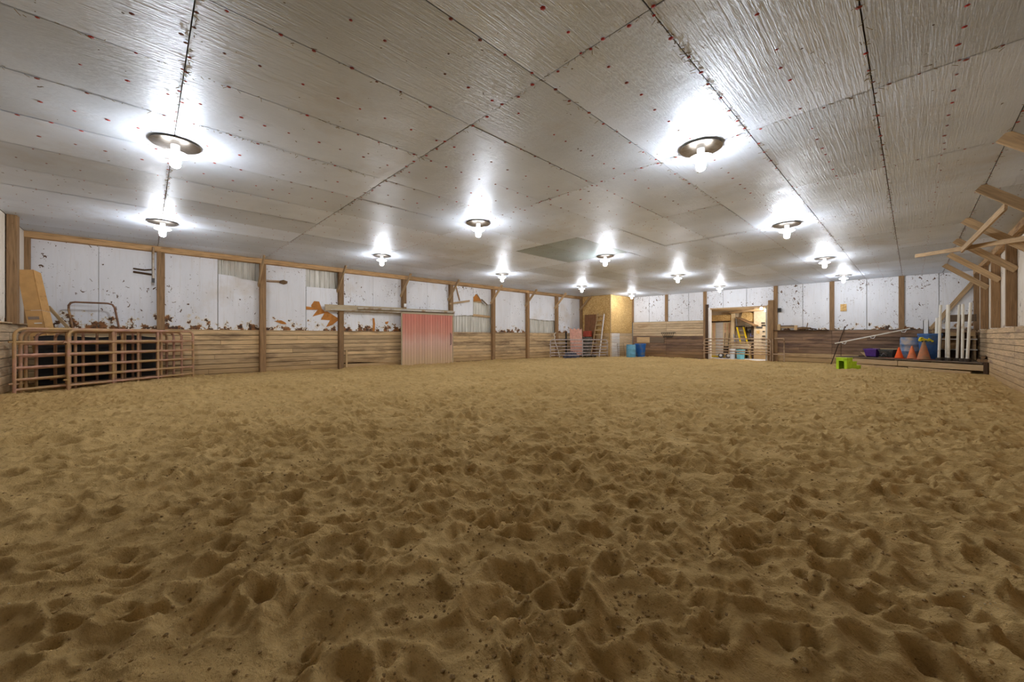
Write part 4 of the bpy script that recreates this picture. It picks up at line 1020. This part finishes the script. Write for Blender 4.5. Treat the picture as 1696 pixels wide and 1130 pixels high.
def bin_(label, loc, mat, w, h, name='plastic_bin'):
    t = thing(name, label, 'bin', loc, math.atan2(pd.y, pd.x) + R(12))
    V = [(-w * .4, -.12, .05), (w * .4, -.12, .05), (w * .4, .14, .0), (-w * .4, .14, .0), (-w / 2, -.2, h), (w / 2, -.2, h), (w / 2, .2, h + .03), (-w / 2, .2, h + .03)]
    V2 = [(x * .92, y * .88, z + (.02 if z < .1 else 0)) for x, y, z in V]
    F_ = [(0, 3, 2, 1), (0, 1, 5, 4), (1, 2, 6, 5), (2, 3, 7, 6), (3, 0, 4, 7)]
    m = MB().add(V + V2, F_ + [tuple(8 + i for i in reversed(f)) for f in F_] + [(4, 5, 13, 12), (5, 6, 14, 13), (6, 7, 15, 14), (7, 4, 12, 15)]); m.build('tub', mat, t)
    MB().box((0, -.2, h - .01), (w + .02, .04, .05)).build('rim_lip', mat, t)
    for x in (-.3, .3): MB().box((x * w, 0, .015), (.05, .24, .03)).build('foot', M['dark'], t)
    return t
bin_('purple plastic tub at the left end of the platform', on_deck(1444, .55), M['purple'], .46, .38)
bin_('charcoal plastic tub next to the purple one on the platform', on_deck(1470, .62), M['charcoal'], .50, .36)
p = on_deck(1462, .40); t = thing('coiled_hose', 'loose coil of dark hose in front of the charcoal tub', 'hose', p)
pts = [((.13 + .02 * math.sin(k)) * math.cos(k * .5) + .01 * k / 6, .1 * math.sin(k * .5), .025 + .006 * k) for k in range(34)]
MB().tube(pts, .016, 6).build('hose', M['charcoal'], t, True)
for x in (0.02,): MB().tube([(-.05, -.02, .1), (.02, -.05, .22), (.12, -.02, .12)], .012, 5).build('hose_end', M['alu'], t, True)
p = on_deck(1476, .3); o = board('red_board', p + Vector((-.4, .1, .02)), p + Vector((.3, -.12, .02)), .12, .03, M['cone_base']); tag(o, 'dull red strip of board lying flat before the orange cone', 'board')
p = on_deck(1431, .7); t = thing('wood_offcut', 'pale triangular wood offcut left of the purple tub', 'wood scrap', p)
MB().slab([(-.14, 0, .22), (.14, 0, .20), (.10, 0, .02), (.06, 0, .0)], (0, .05, 0)).build('offcut', M['pale_wood'], t); MB().box((-.02, .07, .03), (.36, .04, .05)).build('base_strip', M['lumber_dark'], t)
a, b = on_deck(1450, 1.0), on_deck(1490, 1.05)
t = thing('low_shelf', 'low pale-topped shelf behind the purple and charcoal tubs', 'shelf', (a.x, a.y, PZ), math.atan2(b.y - a.y, b.x - a.x)); LL = (b - a).length
MB().box((LL / 2, 0, .40), (LL + .1, .22, .03)).build('top', M['pale_wood'], t); MB().box((LL / 2, .1, .2), (LL, .02, .38)).build('back', M['dark'], t)
for s in (.02, LL / 2, LL - .02): MB().box((s, 0, .19), (.04, .2, .38)).build('side', M['lumber_dark'], t)
# jump poles standing in dark cups
def pole(label, top, bot, tt, r=.042):
    b = on_deck(bot[0], tt); dep = b.x * fx + b.y * fy; h = (bot[1] - top[1]) / FPX * dep; dx = (top[0] - bot[0]) / FPX * dep
    t = thing('jump_pole', label, 'pole', b, 0, 'white poles standing on the platform')
    MB().tube([(0, 0, .06), (dx * rx, dx * ry, h + .12)], r, 12).build('pole_tube', M['pvc'], t, True)
    MB().lathe([(.095, 0), (.095, .09), (.06, .12), (.055, .12)], n=14).build('cup_base', M['rubber'], t, True)
    return t
pole('white pole closest to the dark blue barrel, tall and straight', (1558, 505), (1555, 592), .34)
pole('second tall white pole from the blue barrel, set slightly back', (1569, 506), (1567, 593), .62, .036)
pole('third tall white pole from the blue barrel, left of the wooden T stand', (1571, 504), (1571, 592), .46)
pole('white pole standing in front of the wooden T stand', (1589, 504), (1585, 592), .62, .038)
pole('second white pole from the wall end, just right of the T stand', (1595, 503), (1594, 593), .50)
pole('white pole nearest the right wall, leaning furthest', (1608, 501), (1602, 594), .40, .046)
p = on_deck(1551.5, 1.55); o = MB().tube([(0, 0, 0), (.03, .0, 1.78)], .075, 12).build('short_pipe', M['pvc'], None, True); o.location = p; tag(o, 'shorter thick white pipe standing behind the dark blue barrel', 'pipe')
p = on_deck(1533.5, 1.62); t = thing('square_post', 'white square hollow post standing behind the flower cone', 'post', p)
m = MB()
for sx, sy, a_, b_ in ((-1, 0, .02, .17), (1, 0, .02, .17), (0, -1, .17, .02), (0, 1, .17, .02)): m.box((sx * .075, sy * .075, .85), (a_, b_, 1.7))
m.build('post_tube', M['bucket_white'], t); MB().box((0, 0, .02), (.24, .24, .04)).build('foot', M['rubber'], t)
# T stand, rack, blanket, logs
p = on_deck(1591, 1.1); t = thing('wooden_stand', 'dark wooden T stand with a thick block on top behind the poles', 'stand', p, math.atan2(pd.y, pd.x) + R(18))
MB().box((0, 0, .8), (.13, .13, 1.6)).build('post', M['lumber_dark'], t); board('top_block', (-.40, 0, 1.72), (.40, 0, 1.72), .24, .28, M['grey_wood'], t); MB().box((0, 0, .03), (.5, .4, .06)).build('base', M['lumber_dark'], t)
p = on_deck(1603, 1.35); p = Vector((1.22, 25.35, PZ)); t = thing('corner_rack', 'rough wooden shelf rack in the corner behind the white poles', 'rack', p)
for x in (-.55, .6):
    for y in (-.3, .3): MB().box((x, y, .62), (.07, .07, 1.24)).build('upright', M['brace'], t)
for z in (.42, .86, 1.18): MB().box((.02, -.02, z), (1.3, .72, .04)).build('shelf_board', M['siding_white'] if z < 1 else M['brace'], t)
for x in (-.45, .0, .5): MB().box((x, -.3, 1.08), (.22, .1, .17)).build('block', M['pale_wood'], t)
MB().box((.02, .33, .6), (1.2, .03, 1.1)).build('back_panel', M['lumber_dark'], t)
t = thing('folded_blanket', 'rumpled brown blanket draped over the corner rack shelf', 'blanket', p + Vector((-.25, -.42, .40)))
m = MB(); N = 12; V = []
for i in range(N + 1):
    for j in range(N + 1):
        u, v = i / N, j / N; V.append(((u - .5) * .8, .3 * (1 - v) - .02 + .04 * math.sin(9 * u), .52 - .5 * v ** 2 + .04 * math.sin(13 * u + 3 * v) + .02 * random.random()))
m.add(V, [(i * (N + 1) + j, (i + 1) * (N + 1) + j, (i + 1) * (N + 1) + j + 1, i * (N + 1) + j + 1) for i in range(N) for j in range(N)]); m.build('blanket', M['blanket'], t, True)
for k, (px_, py_, r_) in enumerate(((1621.5, 0, .066), (1627.5, -.02, .07), (1633, 0, .066), (1628, .17, .062))):
    b = on_deck(px_, .32); z = PZ + r_ + (.13 if k == 3 else 0)
    lab = ['round dark log end on the platform, nearest the white poles', 'middle log end on the platform edge, largest of the bundle', 'log end on the platform nearest the right wall', 'log resting on top of the other log ends'][k]
    t = thing('log', lab, 'log', (b.x, b.y, z), 0, 'logs on the platform end')
    v = Vector((.25, .97, 0)); u_ = min(.7, 25.7 - b.y)
    MB().tube([(0, 0, 0), v * .05, v * u_], r_, 12).build('bark', M['grey_wood'], t, True); Mx = Matrix.Translation(v * -.004) @ v.to_track_quat('Z', 'Y').to_matrix().to_4x4(); MB().lathe([(0, 0), (r_ * .85, 0), (r_ * .85, -.006), (0, -.006)], n=12, Mx=Mx, close=False).build('cut_end', M['post'], t)

# leaning rod, jump pole with cups, lime mounting block
t = thing('jump_rail', 'long white rail with hanging cups leaning from rod up to the plank top', 'pole', (-2.66, 24.9, .0))
e0 = Vector((0, 0, .985)); e1 = Vector((2.6, .86, 1.70)); dd = e1 - e0
MB().tube([e0, e1], .028, 8).build('rail', M['pvc'], t, True)
for f in (.13, .52, .92):
    c = e0 + dd * f
    MB().tube([c + Vector((-.09, -.035, 0)), c + Vector((-.06, -.035, -.09)), c + Vector((.04, -.035, -.11)), c + Vector((.09, -.035, -.01))], .014, 6).build('cup', M['bucket_white'], t, True)
t = thing('leaning_rod', 'thin dark rod leaning on the dark planks at the platform end', 'rod', (-2.8, 24.75, -.1))
MB().tube([(0, 0, .02), (.45, 1.0, 1.95)], .022, 7).build('rod', M['lumber_dark'], t, True); MB().box((.0, 0, .0), (.5, .12, .05), (0, 0, R(-25))).build('foot_plate', M['dark'], t)
MB().tube([(.36, .3, .46), (.36, .3, 1.0)], .012, 6).build('prop_stick', M['lumber_dark'], t, True)
t = thing('mounting_block', 'lime green three-step plastic mounting block standing on the sand', 'mounting block', (-2.08, 21.48, -.07), R(65))
w, hs, ls = .38, (.50, .34, .17), (.36, .27, .27); x = 0
prof = [(0, 0), (0, hs[0]), (ls[0], hs[0]), (ls[0], hs[1]), (ls[0] + ls[1], hs[1]), (ls[0] + ls[1], hs[2]), (sum(ls), hs[2]), (sum(ls), 0)]
for sy in (-1, 1):
    m = MB().slab([(px_, sy * w / 2 - .0125, pz) for px_, pz in prof], (0, .025, 0)); me = m.mesh('side_panel', M['lime']); fix_normals(me); link('side_panel', me, t)
for k in range(3): MB().box((x + ls[k] / 2, 0, hs[k] - .015), (ls[k] + .02, w + .05, .035)).build('tread', M['lime'], t); x += ls[k]
for k, xx in enumerate((ls[0], ls[0] + ls[1], sum(ls))): zb_ = 0 if k == 2 else hs[k + 1]; MB().box((xx - .01, 0, (hs[k] + zb_) / 2), (.02, w, hs[k] - zb_)).build('riser', M['lime'], t)
m = MB(); 
for sy in (-1, 1): m.box((.01, sy * (w / 2 - .04), .25), (.025, .10, .48))
m.box((.01, 0, .43), (.025, w, .13)); m.build('end_panel', M['lime'], t)

# odd timbers wedged between the right-hand braces
P0 = Vector((.10, 18.4, 4.0)); P1 = Vector((1.86, 13.0, 3.37))
o = board('wedged_pole', P0, P1, .06, .11, M['brace']); tag(o, 'long weathered pole wedged level across the right-hand knee braces', 'pole')
s0 = P0.lerp(P1, .50)
o = board('slanted_board', s0 + Vector((-.06, -.05, -.05)), (1.22, 11.62, 3.78), .04, .15, M['brace'], up=(0, 1, 1)); tag(o, 'board slanting from the wedged pole up to the second nearest right brace', 'board')
